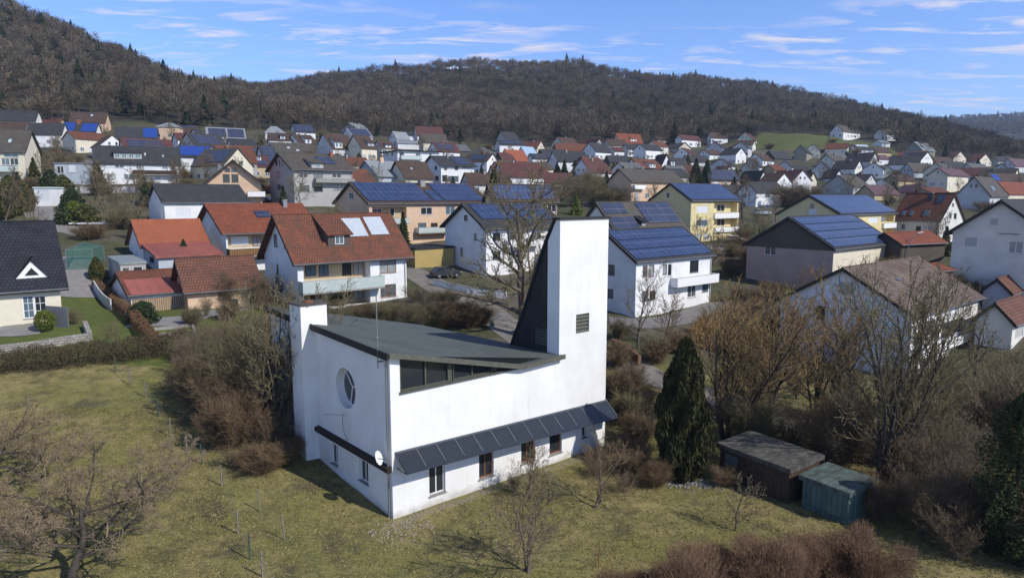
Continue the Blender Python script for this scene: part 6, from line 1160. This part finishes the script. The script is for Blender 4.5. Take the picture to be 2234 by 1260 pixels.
# meadow fence
PW = mat('post_weathered', (.26, .24, .21), .9, .5, 6, (.16, .14, .12)); pts = [(252, 812), (285, 840), (318, 868), (345, 910), (372, 955), (408, 985), (441, 1012), (484, 1060), (519, 1165), (545, 1220), (573, 1262), (600, 1320)]
P_ = [G(*p) for p in pts]; o = empty('wire_fence', P_[0], 'old wire fence with thin posts running down the meadow left of the church', 'fence')
for i, p in enumerate(P_): MB().tube([p-UP*.2, p+UP*1.15+Vector((.03*math.sin(i*5), 0, 0))], .035, 6).build('post', PW if i % 3 else mat('post_green', (.05, .09, .07), .6), o)
for h in (.35, .7, 1.05):
    MB().tube([p+UP*h for p in P_], .006, 4).build('wire', METAL, o)
for (x, y, lb) in ((568, 1119, 'leaning grey wooden stake in the meadow, the upper of two'), (621, 1176, 'thin wooden stake in the meadow, the lower of two')):
    g = G(x, y); MBs = MB().tube([g-UP*.2, g+UP*1.12+Vector((-.08, 0, 0))], .032, 6).build('wooden_stake', PW); tag(MBs, lb, 'stake')
g = G(1306, 1238); s_ = MB().tube([g-UP*.2, g+UP*1.3], .015, 5).build('metal_rod', FR_B); tag(s_, 'thin rusty rod standing in the meadow near the bottom edge', 'rod')
# gravel apron and rubble
def chips(name, label, cx, cy, rx, ry, n, s, col, seed, ux=None):
    rg = np.random.default_rng(seed); a = rg.uniform(-1, 1, n); b = rg.normal(0, .45, n); ux = ux or Vector((1, 0, 0)); vx = Vector((-ux.y, ux.x, 0)); X = cx+ux.x*a*rx+vx.x*b*ry; Y = cy+ux.y*a*rx+vx.y*b*ry; Z = gz(X, Y)+s*.2
    V, Q_ = [], []; sz = s*rg.uniform(.4, 1.4, n); ro = rg.uniform(0, 3.14, n); ht = rg.uniform(.3, .8, n); c_ = []
    for k in range(4): an = ro+k*1.57; c_.append(np.stack([X+np.cos(an)*sz, Y+np.sin(an)*sz, Z-.02], 1))
    t_ = [np.stack([q[:, 0]*.6+X*.4, q[:, 1]*.6+Y*.4, Z+sz*ht], 1) for q in c_]; V = np.stack(c_+t_, 1).reshape(-1, 3); b0 = (np.arange(n)*8)[:, None]
    Q_ = np.concatenate([b0+np.array([[k, (k+1) % 4, 4+(k+1) % 4, 4+k]]) for k in range(4)]+[b0+np.array([[4, 5, 6, 7]])]); me = np_mesh(name, V, Q_); me.materials.append(col); o = bpy.data.objects.new(name, me); ROOTC.objects.link(o); tag(o, label, 'gravel', kind='stuff'); return o
GR = mat('pale_gravel', (.33, .29, .23), .95, .6, 5, (.20, .17, .13)); q = P(7.5, -.45, 0)
chips('gravel', 'pale gravel strip along the foot of the sunny church wall', q.x, q.y, 8.2, .42, 1500, .035, GR, 1, uR)
q = P(-.2, -1.1, 0); chips('gravel', 'scattered pale stones at the near corner of the church', q.x, q.y, 1.5, 1.1, 220, .05, GR, 2, uR)
g = G(1512, 1056); chips('rubble', 'light rubble and firewood heap between cypress and wooden shed', g.x, g.y, 1.6, .8, 240, .075, mat('rubble', (.22, .22, .21), .9, .6, 4, (.16, .15, .14)), 3)
# grass tufts on the meadow
rg = np.random.default_rng(9); n = 210000; Y = np.sqrt(rg.uniform(25.5**2, 50**2, n)); X = rg.uniform(-.80, .80, n)*Y; dn = hnoise(X, Y, .9)+.6*hnoise(X+9, Y, 2.3); k = (dn+rg.normal(0, .5, n) > -.35) & ~((Y > 43) & (CX+F*X/Y < 420))
k &= ~(((X-C0.x)*uR.x+(Y-C0.y)*uR.y > -.1) & ((X-C0.x)*uR.x+(Y-C0.y)*uR.y < 15.6) & ((X-C0.x)*uL.x+(Y-C0.y)*uL.y > -.9) & ((X-C0.x)*uL.x+(Y-C0.y)*uL.y < 14.9)); X, Y = X[k], Y[k]; n = len(X); Z = gz(X, Y)
h = rg.uniform(.02, .065, n)*(1+.5*np.clip(hnoise(X, Y, .5), 0, 1)); a = rg.uniform(0, 6.28, n); wd = rg.uniform(.02, .06, n); ln = rg.normal(0, .06, (n, 2))
A = np.stack([X+np.cos(a)*wd, Y+np.sin(a)*wd, Z-.01], 1); B = np.stack([X-np.cos(a)*wd, Y-np.sin(a)*wd, Z-.01], 1); C = np.stack([X+ln[:, 0], Y+ln[:, 1], Z+h], 1)
me = np_mesh('meadow_grass', np.stack([A, B, C], 1).reshape(-1, 3), None, np.arange(3*n).reshape(-1, 3)); u = np.clip(.5+.45*hnoise(X, Y, .22)+rg.normal(0, .28, n), 0, 1)[:, None]; col = (1-u)*np.array([[.185, .175, .06]])+u*np.array([[.32, .26, .135]]); col = np.concatenate([col*rg.uniform(.65, 1.08, (n, 1)), np.ones((n, 1))], 1)
ca = me.color_attributes.new('tint', 'FLOAT_COLOR', 'POINT'); ca.data.foreach_set('color', np.repeat(col, 3, axis=0).astype(np.float32).ravel()); me.materials.append(MATS['forest']); o = bpy.data.objects.new('meadow_grass', me); ROOTC.objects.link(o); tag(o, 'short winter grass tufts on the meadow round the church', 'grass', kind='stuff')
# ---------------------------------------------------------------- haze
def haze():
    mb = MB().box(-3600, -70, -6, 3600, 3300, 420); o = mb.build('haze', mat('haze', (1, 1, 1))); m = bpy.data.materials.new('haze_air'); m.use_nodes = True; t = m.node_tree; t.nodes.remove(t.nodes['Principled BSDF'])
    v = t.nodes.new('ShaderNodeVolumePrincipled'); v.inputs['Color'].default_value = (.62, .76, 1, 1); v.inputs['Density'].default_value = .00015; v.inputs['Anisotropy'].default_value = .2; t.links.new(v.outputs[0], t.nodes['Material Output'].inputs['Volume'])
    o.data.materials.clear(); o.data.materials.append(m); tag(o, 'thin blue air haze between the village and the far hills', 'haze', kind='stuff')
haze()
